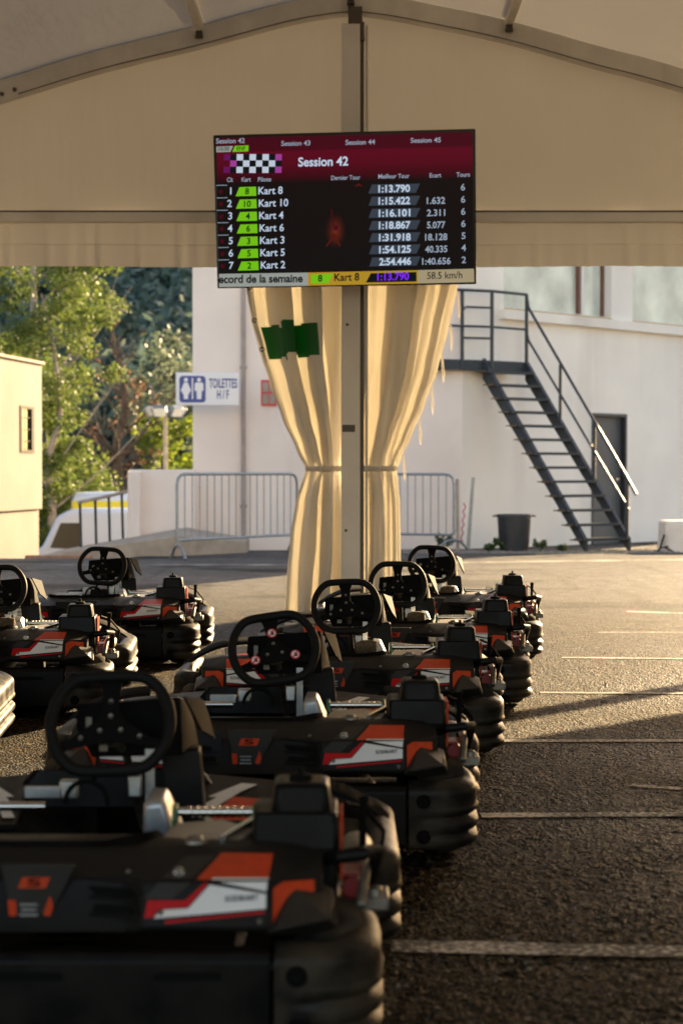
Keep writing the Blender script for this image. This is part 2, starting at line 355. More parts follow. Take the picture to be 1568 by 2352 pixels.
_tcache = {}
def text_geo(body, bold=0.0):
    if (body, bold) in _tcache: return _tcache[(body, bold)]
    cu = bpy.data.curves.new('t', 'FONT'); cu.body = body; cu.size = 1; cu.offset = bold; cu.resolution_u = 4
    ob = bpy.data.objects.new('t', cu); COL.objects.link(ob)
    dg = bpy.context.evaluated_depsgraph_get(); me = bpy.data.meshes.new_from_object(ob.evaluated_get(dg))
    vs = [v.co.copy() for v in me.vertices]; fs = [list(p.vertices) for p in me.polygons]
    bpy.data.objects.remove(ob); bpy.data.curves.remove(cu); bpy.data.meshes.remove(me)
    x0 = min(v.x for v in vs); x1 = max(v.x for v in vs)
    _tcache[(body, bold)] = (vs, fs, x0, x1); return _tcache[(body, bold)]
def add_text(mb, body, fn, x, y, h, w=None, m=0, align='L', bold=0.0):
    """writes body through fn(x, y) -> point; h is the capital height, w the total width (or None)"""
    vs, fs, x0, x1 = text_geo(body, bold)
    sy = h / 0.60; sx = (w / (x1 - x0)) if w else sy
    W = (x1 - x0) * sx; ox = x - {'L': 0, 'C': W / 2, 'R': W}[align]
    mb.add([fn(ox + (v.x - x0) * sx, y + v.y * sy) for v in vs], fs, m)

# ---------------------------------------------------------------- ground, markings, terrain
def sstep(a, b, x):
    t = max(0, min(1, (x - a) / (b - a))); return t * t * (3 - 2 * t)
def gz(x, y):
    z = -1.5 * sstep(22.6, 25.5, y) * sstep(-2.75, -3.4, x) - 0.12 * sstep(20, 30, y)
    if x < -60 or x > 60 or y > 70: z -= 0
    return z
def make_ground():
    xs = [-400, -150, -60, -30, -15, -10, -7, -5, -4.4] + [-4 + i * 0.1 for i in range(16)] + [-2.3] + list(np.arange(-1.9, 2.5, .0085)) + [2.6, 3, 4, 6, 9, 14, 20, 30, 60, 150, 400]
    ys = [-60, -30, -15, -8, -4, 0, 2, 3]
    y = 3.3
    while y < 11.5: ys.append(y); y += .0085 + .0022 * (y - 3.3)
    ys += [11.8, 12.5, 14, 16, 19, 20, 21, 22] + [22.4 + i * 0.2 for i in range(18)] + [26.5, 28, 30, 33, 36, 40, 50, 60, 80, 120, 200, 400, 600]
    xs, ys = np.array(xs), np.array(ys); X, Y = np.meshgrid(xs, ys); nx, ny = len(xs), len(ys)
    def st(a_, b_, v): t = np.clip((v - a_) / (b_ - a_), 0, 1); return t * t * (3 - 2 * t)
    Z = -1.5 * st(22.6, 25.5, Y) * st(-2.75, -3.4, X) - 0.12 * st(20, 30, Y)
    rng = np.random.default_rng(4); N = rng.random((ny, nx))
    S = N + .5 * (np.roll(N, 1, 0) + np.roll(N, 1, 1)); S = (S - S.mean()) / S.std()
    L = rng.random((ny // 12 + 2, nx // 12 + 2)); L = np.kron(L, np.ones((12, 12)))[:ny, :nx]
    w = st(-1.9, -1.7, X) * st(2.5, 2.3, X) * st(3.3, 3.5, Y) * st(11.5, 10.0, Y)
    Z = Z + w * (np.clip(S, -2, 2) * .00125 * (.75 + .5 * L) - .0026)
    V = np.stack([X, Y, Z], -1).reshape(-1, 3).astype(np.float32)
    q = (np.arange(ny - 1)[:, None] * nx + np.arange(nx - 1)[None, :]).reshape(-1)
    F = np.stack([q, q + 1, q + nx + 1, q + nx], -1).astype(np.int32); nf = len(F)
    me = bpy.data.meshes.new('ground'); me.vertices.add(len(V)); me.vertices.foreach_set('co', V.ravel())
    me.loops.add(nf * 4); me.loops.foreach_set('vertex_index', F.ravel()); me.polygons.add(nf)
    me.polygons.foreach_set('loop_start', np.arange(0, nf * 4, 4, dtype=np.int32)); me.update(calc_edges=True); me.validate()
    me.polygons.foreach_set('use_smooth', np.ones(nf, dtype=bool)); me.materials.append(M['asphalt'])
    o = bpy.data.objects.new('ground', me); COL.objects.link(o)
    return tag(o, kind='structure')
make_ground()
def gline(a, b, w, name='parking_line', z=0.001):
    a, b = Vector((*a, 0)), Vector((*b, 0)); d = (b - a).normalized(); n = Vector((-d.y, d.x, 0)) * w / 2
    k = max(2, int((b - a).length / 0.15)); mb = MB(); pa = []; pb = []
    for i in range(k + 1):
        p = a.lerp(b, i / k); j1 = random.uniform(-.004, .004); j2 = random.uniform(-.004, .004)
        for q, arr in ((p + n * (1 + j1 * 20), pa), (p - n * (1 + j2 * 20), pb)): arr.append((q.x, q.y, gz(q.x, q.y) + z))
    mb.add(pa + pb, [(i, i + 1, k + 2 + i, k + 1 + i) for i in range(k)])
    return tag(mb.build(name, M['paint']), kind='structure')
def gp(x, y): Y = HC * FPX / (y - Y0); return ((x - 784) / FPX * Y, Y)
for (xa, ya, xb, yb, w) in ((900, 2180, 1568, 2193, .105), (1105, 1876, 1568, 1874, .075), (1120, 1704, 1568, 1703, .07), (1240, 1592, 1568, 1594, .065),
                            (1290, 1511, 1568, 1514, .06), (1375, 1453, 1568, 1453, .06), (1440, 1405, 1568, 1409, .06)):
    a, b = gp(xa, ya), gp(xb, yb); d = (Vector(b) - Vector(a)).normalized()
    gline(a, Vector(b) + d * 1.2, w)
a, b = gp(1450, 1806), gp(1568, 1815); gline(a, b, .05)
gline(gp(-300, 1298), gp(665, 1297), .16, 'road_line'); gline(gp(665, 1297), gp(1900, 1278), .16, 'road_line')

# hill behind, with its wood
def hz(x, y): return -1.5 + 62 * sstep(60, 230, y + 0.25 * x) * sstep(45, 5, x) * (1 + 0.12 * math.sin(x * 0.05) + 0.08 * math.sin(x * 0.13 + y * 0.05))
mb = MB(); xs = [-160 + i * 8 for i in range(41)]; ys = [58 + j * 8 for j in range(24)]
mb.add([(x, y, hz(x, y) - 0.3) for y in ys for x in xs], [(j * 41 + i, j * 41 + i + 1, (j + 1) * 41 + i + 1, (j + 1) * 41 + i) for j in range(23) for i in range(40)])
tag(mb.build('hill', M['hill']), kind='structure')
def leaves(mb, c, rad, n, size, flat=1.0, m=0, hollow=0.35):
    c = Vector(c)
    for _ in range(n):
        d = Vector((random.gauss(0, 1), random.gauss(0, 1), random.gauss(0, 1))).normalized()
        q = c + Vector((d.x * rad[0], d.y * rad[1], d.z * rad[2])) * (hollow + (1 - hollow) * random.random() ** 0.6)
        a = Vector((random.gauss(0, 1), random.gauss(0, 1), random.gauss(0, 0.8))).normalized(); b = a.cross(d + Vector((random.uniform(-.6, .6), random.uniform(-.6, .6), random.uniform(-.6, .6)))).normalized()
        s_ = size * random.uniform(0.6, 1.3)
        mb.add([q - a * s_, q + b * s_ * 0.55, q + a * s_, q - b * s_ * 0.55], [(0, 1, 2, 3)], m)
mb = MB()
for i in range(430):
    Y = random.uniform(76, 190); X = (random.uniform(-60, 560) - 784) / FPX * Y + random.uniform(-2, 2); z = hz(X, Y)
    if HC + (Y0 - 560) / FPX * Y < z - 4: continue
    r = random.uniform(1.8, 3.8); h = r * random.uniform(1.0, 1.6); sh = random.random()
    for _ in range(3):
        leaves(mb, (X + random.uniform(-.5, .5) * r, Y + random.uniform(-.5, .5) * r, z + h * random.uniform(.5, 1.0)), (r * .7, r * .7, h * .6), 75, 0.36, m=0 if sh < .93 else 1)
tag(mb.build('forest', [M['leafhaze'], M['leafgrey']], smooth=None, fix=False), 'dark green wood covering the hillside behind the buildings', 'forest', kind='stuff')

# ---------------------------------------------------------------- karts
def kart():
    K = thing('go_kart', 'kart', 'go-kart')
    XC = -0.035
    sides = (1, -1)
    def mx(x, s): return x if s > 0 else 2 * XC - x
    # corner bumpers: thick wall with three bulges running round the rear wheels
    def bumper_rings(path, z0, z1, th, amp):
        rings = []; n = len(path)
        for i, (x, y, bl) in enumerate(path):
            a = Vector(path[max(0, i - 1)][:2]); b = Vector(path[min(n - 1, i + 1)][:2]); t = (b - a).normalized(); o = Vector((t.y, -t.x))
            ring = []
            H = z1 - z0; NB = 34
            for k in range(NB + 1):
                u = k / NB
                e = 0.016 * (1 - (abs(2 * u - 1)) ** 12)
                gr = math.exp(-((u - .23) / .042) ** 2) + math.exp(-((u - .49) / .042) ** 2)
                off = e - 0.016 - bl * (.017 * gr - .005 * abs(math.sin((u - .23) / .26 * math.pi)) * (1 if u < .62 else .3))
                ring.append((x + o.x * off, y + o.y * off, z0 + H * u))
            for dx, dz in ((0.2, 0.010), (0.45, 0.013), (0.75, 0.008), (0.95, -0.012), (1.0, -0.05)):
                ring.append((x - o.x * (th * dx + .02), y - o.y * (th * dx + .02), z1 + dz))
            ring.append((x - o.x * th, y - o.y * th, z0 + 0.01))
            rings.append([Vector(p) for p in ring])
        return rings
    def arc(cx, cy, r, a0, a1, n, b0, b1):
        return [(cx + r * math.cos(R(a0 + (a1 - a0) * i / n)), cy + r * math.sin(R(a0 + (a1 - a0) * i / n)), b0 + (b1 - b0) * i / n) for i in range(n + 1)]
    for s in sides:
        pth = [(.424, 0, 0), (.46, 0, 0), (.485, 0, .15)] + arc(.50, .13, .13, -84, 0, 12, .4, 1) + [(.632, .22, 1), (.628, .30, .9)] + arc(.57, .32, .055, 10, 80, 5, .8, .3)
        rg = bumper_rings(pth, .045, .232, .062, .022)
        if s < 0: rg = [[Vector((mx(p.x, -1), p.y, p.z)) for p in r] for r in rg]
        mb = MB(); mb.loft(rg); bp = mb.build('corner_bumper', M['bumper'], K, smooth=50)
        for zz in (.188, .085):
            mb = MB(); mb.lathe([(0, -.006), (.010, -.006), (.011, 0)], (mx(.467, s), -.001, zz), 'Y', 14); mb.lathe([(.012, -.001), (.015, -.007), (.019, -.007), (.021, 0)], (mx(.467, s), -.001, zz), 'Y', 18)
            mb.build('bolt', M['matte'], bp)
        # front bumper, wider, further ahead
        pth = [(.60, .70, .4)] + arc(.60, .80, .09, -80, 0, 8, .5, 1) + [(.69, .95, 1), (.69, 1.12, 1)] + arc(.50, 1.30, .19, 0, 85, 10, 1, .5) + [(.40, 1.50, .2), (.06 - .035 * 0, 1.53, 0)]
        rg = bumper_rings(pth, .05, .255, .06, .022)
        if s < 0: rg = [[Vector((mx(p.x, -1), p.y, p.z)) for p in r] for r in rg]
        mb = MB(); mb.loft(rg); mb.build('front_bumper', M['bumper'], K, smooth=50)
        # front mudguard blade sloping down outwards
        mb = MB(); rings = []
        for i in range(13):
            u = i / 12; x = .38 + .295 * u; z = .362 - .02 * u - .095 * u ** 2.6; hw = .06 * (1 - .5 * u ** 2.5); yc = 1.16
            rings.append([Vector((mx(x, s), yc - hw, z - .012)), Vector((mx(x, s), yc - hw * .96, z)), Vector((mx(x, s), yc, z + .018)), Vector((mx(x, s), yc + hw * .96, z)), Vector((mx(x, s), yc + hw, z - .012)), Vector((mx(x, s), yc, z - .004))])
        mb.loft(rings); mb.build('front_mudguard', M['matte'], K, smooth=40)
        # wheels
        for (yy, r, w, xi) in ((.22, .140, .14, .525), (1.14, .128, .11, .55)):
            mb = MB(); h = w / 2
            mb.lathe([(r * .52, -h * .8), (r * .62, -h), (r * .9, -h * .98), (r * .99, -h * .7), (r, -h * .3), (r, h * .3), (r * .99, h * .7), (r * .9, h * .98), (r * .62, h), (r * .52, h * .8)], (mx(xi, s), yy, r), 'X', 30)
            ty = mb.build('wheel', M['rubber'], K, smooth=50)
            mb = MB(); mb.lathe([(.018, -h * .5), (r * .3, -h * .35), (r * .5, -h * .75), (r * .54, -h * .8), (r * .54, h * .8), (r * .5, h * .75), (r * .3, h * .35), (.018, h * .5)], (mx(xi, s), yy, r), 'X', 24)
            mb.build('rim', M['dullmetal'], ty)
    # rear skirt between the corner bumpers
    mb = MB(); prof = [(.012, .05), (.0, .06), (.0, .215), (.010, .231), (.05, .235), (.06, .05)]
    mb.loft([[Vector((x, y, z)) for y, z in prof] for x in (-.488, .417)]); sk = mb.build('rear_skirt', M['black'], K, bevel=(.004, 2))
    for x in (-.33, -.04, .26):
        mb = MB(); mb.prism([(x - .06, .18), (x + .06, .18), (x + .066, .186), (x + .06, .196), (x - .06, .196), (x - .066, .186)], .003, (0, -.0025, 0))
        mb.build('slot', M['matte'], sk)
    # rear fairing: lofted body, faceted
    mb = MB(); rings = []
    UK = (.185 - .06) / .037
    for u in (-.55, -.45, -.205, -.165, .165, .205, .45, .55):
        e = 1 if abs(u) > .5 else 0; c = .030 if abs(u) < .2 else 0
        A = (.36, .384); B0 = (.21 + .06 * e, .397 - .016 * e); B = ((.185, .392) if not e else (.10 + .06 + .020 * UK, .375)); C = (.06 + .10 * e + c, .355); D = (.03 + .10 * e + c, .272); E = (.05 + .10 * e, .258); F = (.34, .258)
        rings.append([Vector((u + XC, y, z)) for y, z in (A, B0, B, C, D, E, F)])
    mb.loft(rings); fairing = mb.build('rear_fairing', M['fairing'], K, smooth=20, bevel=(.005, 2))
    def ysurf(x, z):
        y = .03 + (z - .272) * (.03 / .083) if z <= .355 else .06 + (z - .355) * UK
        u = abs(x - XC)
        if u > .45: y += (u - .45)
        elif u < .165: y += .03
        elif u < .205: y += .03 * (1 - (u - .165) / .04)
        return y
    def decal(pts, s, mb_, off=.003, m=0):
        a = []
        for xm, zm in pts:            # measured in the plane of the tail, moved onto the sloping facets
            x, z = xm, zm
            for _ in range(40):
                k_ = (4.93 + ysurf(mx(x, s), z)) / 4.95; x = .6 * x + .4 * ((xm - .2286) * k_ + .2286); z = .6 * z + .4 * (1.15 - (1.15 - zm) * k_)
            a.append(Vector((mx(x, s), ysurf(mx(x, s), z) - off, z)))
        b = [p + Vector((0, .002, 0)) for p in a]; k = len(a)
        mb_.add(a + b, [tuple(range(k)), tuple(range(2 * k - 1, k - 1, -1))] + [(i, i + k, (i + 1) % k + k, (i + 1) % k) for i in range(k)], m)
    for s in sides:
        mb = MB(); decal([(.311, .4095), (.411, .4085), (.408, .3655), (.271, .3655)], s, mb, .005)
        decal([(.419, .279), (.450, .292), (.474, .318), (.493, .340), (.492, .3600), (.436, .3600), (.419, .349)], s, mb, .004)
        mb.build('orange_panel', M['orange'], fairing, smooth=None)
        mb = MB(); decal([(.287, .359), (.251, .3265), (.180, .327), (.174, .2936), (.190, .2950), (.202, .3105), (.257, .314), (.294, .3575)], s, mb)
        decal([(.214, .2885), (.404, .3065), (.404, .3025), (.214, .2835)], s, mb)
        mb.build('red_stripe', M['red'], fairing, smooth=None)
        mb = MB(); decal([(.297, .3560), (.406, .3385), (.406, .3115), (.192, .2930), (.204, .3085), (.258, .312)], s, mb)
        decal([(.316, .3610), (.408, .3618), (.406, .3440)], s, mb)
        decal([(.301, .3655), (.408, .3655), (.410, .3690), (.301, .3690)], s, mb, .0055)
        wp = mb.build('white_panel', M['white'], fairing, smooth=None)
        mb = MB()
        tx = .328 if s > 0 else mx(.392, -1)
        slope = .05 * s
        add_text(mb, 'SODIKART', lambda x, z: Vector((x, ysurf(x, z) - .0045, z)), tx, .3205, .0085, .064, bold=.02)
        for v_i, v in enumerate(mb.v): mb.v[v_i] = (v[0], v[1], v[2] + (v[0] - tx) * slope)
        mb.build('lettering', M['matte'], wp, smooth=None)
        mb = MB(); decal([(.243, .404), (.300, .404), (.262, .367), (.205, .367)], s, mb, .005); decal([(.262, .360), (.226, .3285), (.172, .330), (.200, .360)], s, mb, .003)
        gp_ = mb.build('trim_panel', M['grey'], fairing, smooth=None)
        mb = MB(); mb.lathe([(0, -.010), (.007, -.010), (.009, -.004), (.013, -.004), (.014, 0)], (mx(.236, s), ysurf(.236, .364) - .005, .364), 'Y', 14); mb.build('fastener', M['steel'], gp_)
        # dark air slots
        mb = MB(); decal([(.060, .352), (.150, .346), (.158, .330), (.078, .334)], s, mb, .004); decal([(.075, .318), (.150, .314), (.156, .296), (.070, .296)], s, mb, .004); mb.build('air_slot', M['matte'], fairing, smooth=None)
        mb = MB()
        for pts in ([(.052, .357), (.155, .3505), (.166, .328)], [(.062, .323), (.155, .319), (.163, .292), (.064, .2905)]):
            q = [Vector((mx(x, s), ysurf(mx(x, s), z) - .003, z)) for x, z in pts]; mb.tube(q, .0028, 6)
        mb.build('slot_rib', M['fairing'], fairing)
        for bx, bz in ((.135, .362), (.205, .300), (.395, .285)):
            mb = MB(); mb.lathe([(0, -.004), (.004, -.004), (.0055, -.001), (.0065, 0)], (mx(bx, s), ysurf(mx(bx, s), bz) - .002, bz), 'Y', 10); mb.build('rivet', M['dullmetal'], fairing)
        # pointed wheel guard at the end of the fairing
        mb = MB(); P = [(.455, .10, .345), (.538, .19, .317), (.547, .24, .258), (.475, .09, .250), (.405, .02, .270), (.44, .035, .304), (.43, -.006, .288), (.528, .045, .294), (.545, .10, .262), (.50, .22, .33), (.46, .25, .26)]
        mb.hull([(mx(x, s), y, z - .008) for x, y, z in P]); mb.build('wheel_guard', M['grey'], K, smooth=15, bevel=(.006, 2))
        # side box between the bumpers
        mb = MB(); P = [(.40, .38, .07), (.56, .42, .07), (.60, .66, .07), (.42, .72, .07), (.40, .38, .21), (.53, .42, .23), (.57, .66, .23), (.42, .72, .22)]
        mb.hull([(mx(x, s), y, z) for x, y, z in P]); mb.build('side_pod', M['black'], K, bevel=(.015, 3))
    # centre badge panel
    mb = MB(); mb.prism([(-.108, .386), (.038, .386), (.020, .345), (-.010, .290), (-.014, .266), (-.092, .266), (-.096, .330)], -.012, (0, .079, 0)); bdg = mb.build('badge_panel', M['grey'], K, smooth=20, bevel=(.003, 2))
    mb = MB(); yb = .0655
    mb.prism([(-.074, .341), (-.020, .341), (-.011, .362), (-.065, .362)], .0015, (0, yb, 0))
    for pl in ([(-.093, .318), (-.078, .316), (-.076, .268), (-.090, .268)], [(-.012, .326), (-.022, .300), (-.028, .268), (-.016, .268), (-.006, .305)]): mb.prism(pl, .0015, (0, yb, 0))
    mb.build('orange_badge', M['orange'], bdg, smooth=None)
    mb = MB(); add_text(mb, 'S', lambda x, z: Vector((x, yb - .001, z)), -.042, .3455, .0125, .026, align='C', bold=.02); mb.build('badge_letter', M['matte'], bdg, smooth=None)
    mb = MB()
    for t, z in (('CORDIA', .307), ('9 CV', .296), ('ENFANTS', .285), ('SECURIT', .274)): pass
    for k, z in enumerate((.307, .297, .287, .277)):
        w = (.034, .030, .036, .032)[k]
        for q in range(6): mb.prism([(-.052 - w / 2 + q * w / 6, z), (-.052 - w / 2 + (q + .72) * w / 6, z), (-.052 - w / 2 + (q + .72) * w / 6, z + .0038), (-.052 - w / 2 + q * w / 6, z + .0038)], .001, (0, yb - .0005, 0))
    mb.build('small_print', M['zinc'], bdg, smooth=None)
    mb = MB(); mb.prism([(-.205, .380), (-.125, .380), (-.118, .268), (-.200, .268)], -.006, (0, .080, 0)); mb.build('cover_plate', M['cover'], K, bevel=(.002, 1))
    # floor, frame rails, seat
    mb = MB(); mb.box((XC, .80, .075), (.98, 1.30, .012)); mb.build('floor_tray', M['matte'], K)
    mb = MB()
    for x in (-.40, .33): mb.tube([(x, .10, .12), (x, .7, .11), (x * .8, 1.2, .10), (x * .55, 1.45, .10)], .014, 10)
    for y, z in ((.22, .14), (.75, .11), (1.14, .128)): mb.tube([(-.52, y, z), (.45, y, z)], .014, 10)
    mb.build('chassis', M['dullmetal'], K)
    mb = MB(); rings = []
    for (y, zc, hw, d) in ((.20, .405, .13, .0), (.22, .415, .20, .06), (.30, .405, .225, .14), (.42, .37, .225, .21), (.55, .33, .22, .22), (.66, .29, .20, .19), (.72, .26, .16, .12)):
        ring = []
        for k in range(13):
            a = math.pi * k / 12; ring.append(Vector((XC - .02 - hw * math.cos(a), y, zc - d * math.sin(a) ** .7)))
        for k in range(13):
            a = math.pi * (12 - k) / 12; ring.append(Vector((XC - .02 - (hw - .022) * math.cos(a), y, zc - .004 - max(0, d - .02) * math.sin(a) ** .7)))
        rings.append(ring)
    mb.loft(rings); seat = mb.build('seat', M['black'], K, smooth=60)
    # tank-like knee piece, adjuster roller with green flanges, engine cover plate
    mb = MB(); P = [(.10, .62, .30), (.185, .62, .30), (.20, .74, .30), (.10, .76, .30), (.105, .62, .40), (.15, .62, .405), (.115, .72, .42), (.15, .73, .415)]; mb.hull(P); mb.build('fuel_tank', M['zinc'], K, bevel=(.014, 3))
    mb = MB(); mb.lathe([(0, .19), (.0105, .19), (.0105, .36), (0, .36)], (0, .52, .398), 'X', 16)
    for k in range(9): mb.lathe([(.0105, .212 + k * .016), (.0125, .213 + k * .016), (.0125, .2215 + k * .016), (.0105, .2225 + k * .016)], (0, .52, .398), 'X', 14)
    ax = mb.build('adjuster_roller', M['steel'], K)
    for xf in (.187, .363):
        mb = MB(); mb.lathe([(0, -.006), (.024, -.006), (.03, -.004), (.03, .004), (.024, .006), (0, .006)], (xf, .52, .388), 'X', 22); mb.build('flange', M['green'], ax)
    mb = MB(); P = [(.17, .26, .386), (.34, .24, .392), (.37, .36, .395), (.30, .44, .40), (.20, .43, .394), (.17, .26, .36), (.34, .24, .36), (.37, .36, .36), (.20, .43, .36)]; mb.hull(P); cv = mb.build('engine_cover', M['cream'], K, bevel=(.008, 3))
    mb = MB(); mb.bar((.31, .24, .40), (.37, .42, .405), .012, .012); mb.lathe([(0, .012), (.010, .010), (.012, 0)], (.262, .25, .392), 'Z', 10); mb.build('clamp', M['steel'], cv)
    mb = MB(); mb.lathe([(.0, .010), (.012, .009), (.017, .003), (.026, .002), (.027, -.004)], (.255, .225, .400), 'Z', 14); mb.build('top_fastener', M['dullmetal'], K)
    # engine
    E = MB(); E.box((.458, .34, .30), (.17, .20, .17)); E.hull([(.367, .235, .375), (.548, .235, .375), (.548, .42, .375), (.367, .42, .375), (.372, .245, .452), (.543, .245, .452), (.543, .41, .452), (.372, .41, .452)])
    eng = E.build('engine', M['black'], K, bevel=(.010, 3))
    mb = MB(); mb.hull([(.405, .255, .44), (.532, .255, .44), (.532, .39, .44), (.405, .39, .44), (.413, .262, .508), (.525, .262, .508), (.525, .383, .508), (.413, .383, .508)]); tk = mb.build('filter_box', M['black'], eng, bevel=(.016, 4))
    mb = MB(); mb.lathe([(0, .024), (.005, .024), (.006, .012), (.020, .010), (.024, .006), (.024, 0)], (.468, .32, .508), 'Z', 18)
    for k in range(4): mb.box((.468 + .018 * math.cos(k * 1.57), .32 + .018 * math.sin(k * 1.57), .512), (.010, .010, .008))
    mb.build('cap', M['matte'], tk)
    mb = MB(); mb.box((.552, .33, .405), (.006, .12, .075)); mb.box((.552, .33, .33), (.006, .10, .05)); mb.build('side_sticker', M['orange'], eng)
    mb = MB()
    for k in range(6): mb.box((.575, .33, .245 + k * .014), (.045, .09, .006))
    mb.lathe([(0, -.03), (.022, -.03), (.022, .03), (0, .03)], (.575, .30, .29), 'Y', 14); mb.build('cooling_fins', M['redpart'], eng)
    mb = MB(); mb.tube([(.52, .25, .355), (.55, .20, .372), (.60, .20, .378), (.625, .24, .374), (.62, .30, .33), (.61, .34, .26)], .014, 10); mb.build('exhaust_pipe', M['black'], eng)
    mb = MB(); mb.tube([(.596, .42, .27), (.598, .42, .40), (.600, .418, .455)], [.008, .008, .011], 10)
    mb.tube([(.56, .40, .44), (.60, .46, .42), (.645, .50, .36), (.64, .50, .33), (.56, .44, .33)], .005, 8); mb.build('brake_lever', M['matte'], K)
    mb = MB(); mb.tube([(.59, .16, .28), (.60, .24, .335), (.60, .40, .34)], .012, 8); mb.box((.615, .30, .262), (.07, .10, .028)); mb.lathe([(0, .02), (.016, .018), (.018, 0)], (.62, .27, .276), 'Z', 12); mb.build('exhaust_clamp', M['dullmetal'], K, bevel=(.004, 2))
    mb = MB(); mb.lathe([(0, -.09), (.03, -.088), (.038, -.07), (.038, .07), (.03, .088), (0, .09)], (.585, .56, .295), 'Y', 18); mb.build('silencer', M['dullmetal'], K)
    # steering
    wheel = MB(); pts = []
    for i in range(56):
        a = 2 * math.pi * i / 56; c, s_ = math.cos(a), math.sin(a)
        x = .143 * math.copysign(abs(c) ** .97, c); y = .141 * s_; y = math.copysign(min(abs(y), .116 + .12 * max(0, abs(y) - .116)), y)
        pts.append((x, y, 0))
    for _ in range(2): pts = [tuple((Vector(pts[i - 1]) + Vector(pts[i]) * 2 + Vector(pts[(i + 1) % 56])) / 4) for i in range(56)]
    wheel.tube(pts, .0150, 12, True)
    sw = wheel.build('steering_wheel', M['grip'], K, smooth=60, loc=(0, .85, .545))
    sw.rotation_euler = (R(62), 0, 0)
    mb = MB()
    sp = [(-.030, .108), (.030, .108), (.021, .075), (.019, .03), (.036, .008), (.095, -.036), (.123, -.044), (.118, -.068), (.085, -.060), (.035, -.050), (0, -.046)]
    sp = sp + [(-x, y) for x, y in sp[-2:1:-1]]
    mb.prism(sp, -.006, (0, 0, -.008), (1, 0, 0), (0, 1, 0)); pl = mb.build('spoke_plate', M['matte'], sw, smooth=20, bevel=(.0015, 2))
    for x, y in ((0, .018), (-.025, -.018), (.025, -.018), (0, .055), (-.07, -.035), (.07, -.035)):
        mb = MB(); mb.lathe([(.0, .003), (.002, .003), (.0025, .001), (.0055, .002), (.0065, 0)], (x, y, -.0015), 'Z', 12); mb.build('wheel_bolt', M['dullmetal'], pl)
    mb = MB(); mb.tube([(0, .855, .535), (.02, 1.0, .44), (.035, 1.22, .22)], .011, 10); mb.tube([(0, .86, .53), (.006, .89, .51)], .032, 14); mb.build('steering_column', M['dullmetal'], K)
    # front shield behind the steering wheel
    mb = MB(); P = [(-.095, .955, .575), (.155, .955, .595), (.16, .955, .45), (-.06, .955, .445), (-.10, .955, .52), (-.07, 1.09, .56), (.165, 1.11, .565), (.19, 1.11, .45), (-.05, 1.10, .44)]
    mb.hull(P); sh = mb.build('front_shield', M['matte'], K, smooth=15, bevel=(.005, 2))
    mb = MB(); mb.hull([(.168, .965, .593), (.208, 1.06, .572), (.232, 1.10, .470), (.208, .985, .508), (.162, .975, .590), (.200, 1.07, .570), (.224, 1.11, .468), (.200, .995, .506)]); mb.build('shield_side', M['matte'], sh, smooth=15)
    mb = MB(); mb.prism([(0, 0), (.11, .005), (.112, .10), (.004, .095)], .003, (.015, .949, .475)); mb.build('shield_recess', M['matte'], sh, smooth=None)
    mb = MB(); mb.box((-.066, .948, .525), (.014, .008, .040)); mb.build('shield_bracket', M['dullmetal'], sh); mb = MB(); mb.box((-.03, .948, .47), (.02, .008, .016)); mb.build('shield_clip', M['dullmetal'], sh)
    mb = MB(); mb.hull([(.105, .99, .46), (.20, .99, .46), (.20, 1.05, .46), (.105, 1.05, .46), (.145, .96, .10), (.23, .96, .10), (.23, 1.05, .10), (.145, 1.05, .10)]); mb.build('shield_post', M['black'], K, bevel=(.006, 2))
    mb = MB(); mb.bar((.085, .93, .47), (.085, .93, .16), .022, .004, up=Vector((0, 1, 0))); mb.bar((.20, .92, .33), (.255, .85, .29), .018, .004); mb.build('strut', M['zinc'], K)
    mb = MB(); mb.tube([(-.05 + .05 * math.cos(R(a)), .80, .365 + .05 * math.sin(R(a))) for a in range(-10, 200, 15)], .006, 8)
    mb.tube([(.035 + .05 * math.cos(R(a)) - .03, .88, .40 + .035 * math.sin(R(a))) for a in range(-10, 200, 15)], .006, 8); mb.build('pedal_hoop', M['matte'], K)
    mb = MB(); mb.box((-.10, .86, .385), (.045, .03, .045)); mb.build('brake_reservoir', M['zinc'], K, bevel=(.006, 2)); mb = MB(); mb.box((.055, .88, .39), (.03, .03, .05)); mb.build('wiring_box', M['zinc'], K, bevel=(.003, 2)); mb = MB(); mb.box((-.18, .95, .36), (.09, .012, .03)); mb.build('pedal', M['zinc'], K, bevel=(.003, 2)); mb = MB(); mb.lathe([(0, -.07), (.011, -.07), (.011, .07), (0, .07)], (-.20, .70, .375), 'X', 12); mb.build('footrest_tube', M['steel'], K)
    for s in sides:
        mb = MB(); P = [(.17, .92, .285), (.46, .92, .275), (.50, 1.30, .315), (.20, 1.30, .345)]
        q = [Vector((mx(x, s), y, z)) for x, y, z in P]; mb.add(q + [p - Vector((0, 0, .02)) for p in q], [(0, 1, 2, 3), (7, 6, 5, 4), (0, 4, 5, 1), (1, 5, 6, 2), (2, 6, 7, 3), (3, 7, 4, 0)])
        fp_ = mb.build('front_panel', M['black'], K, bevel=(.006, 2))
        def on(u, v): return q[0].lerp(q[1], u).lerp(q[3].lerp(q[2], u), v) + Vector((0, 0, .003))
        mb = MB(); mb.add([on(.15, .1), on(.95, .1), on(.9, .55), on(.3, .55)], [(0, 1, 2, 3)]); mb.build('orange_panel', M['orange'], fp_, smooth=None)
        for k in range(3): mb = MB(); mb.add([on(.03 + k * .03, .12 + k * .2), on(.13 + k * .06, .12 + k * .2), on(.28 + k * .09, .60 + k * .12), on(.2 + k * .06, .60 + k * .12)], [(0, 1, 2, 3)]); mb.build('white_stripe', M['white'], fp_, smooth=None)
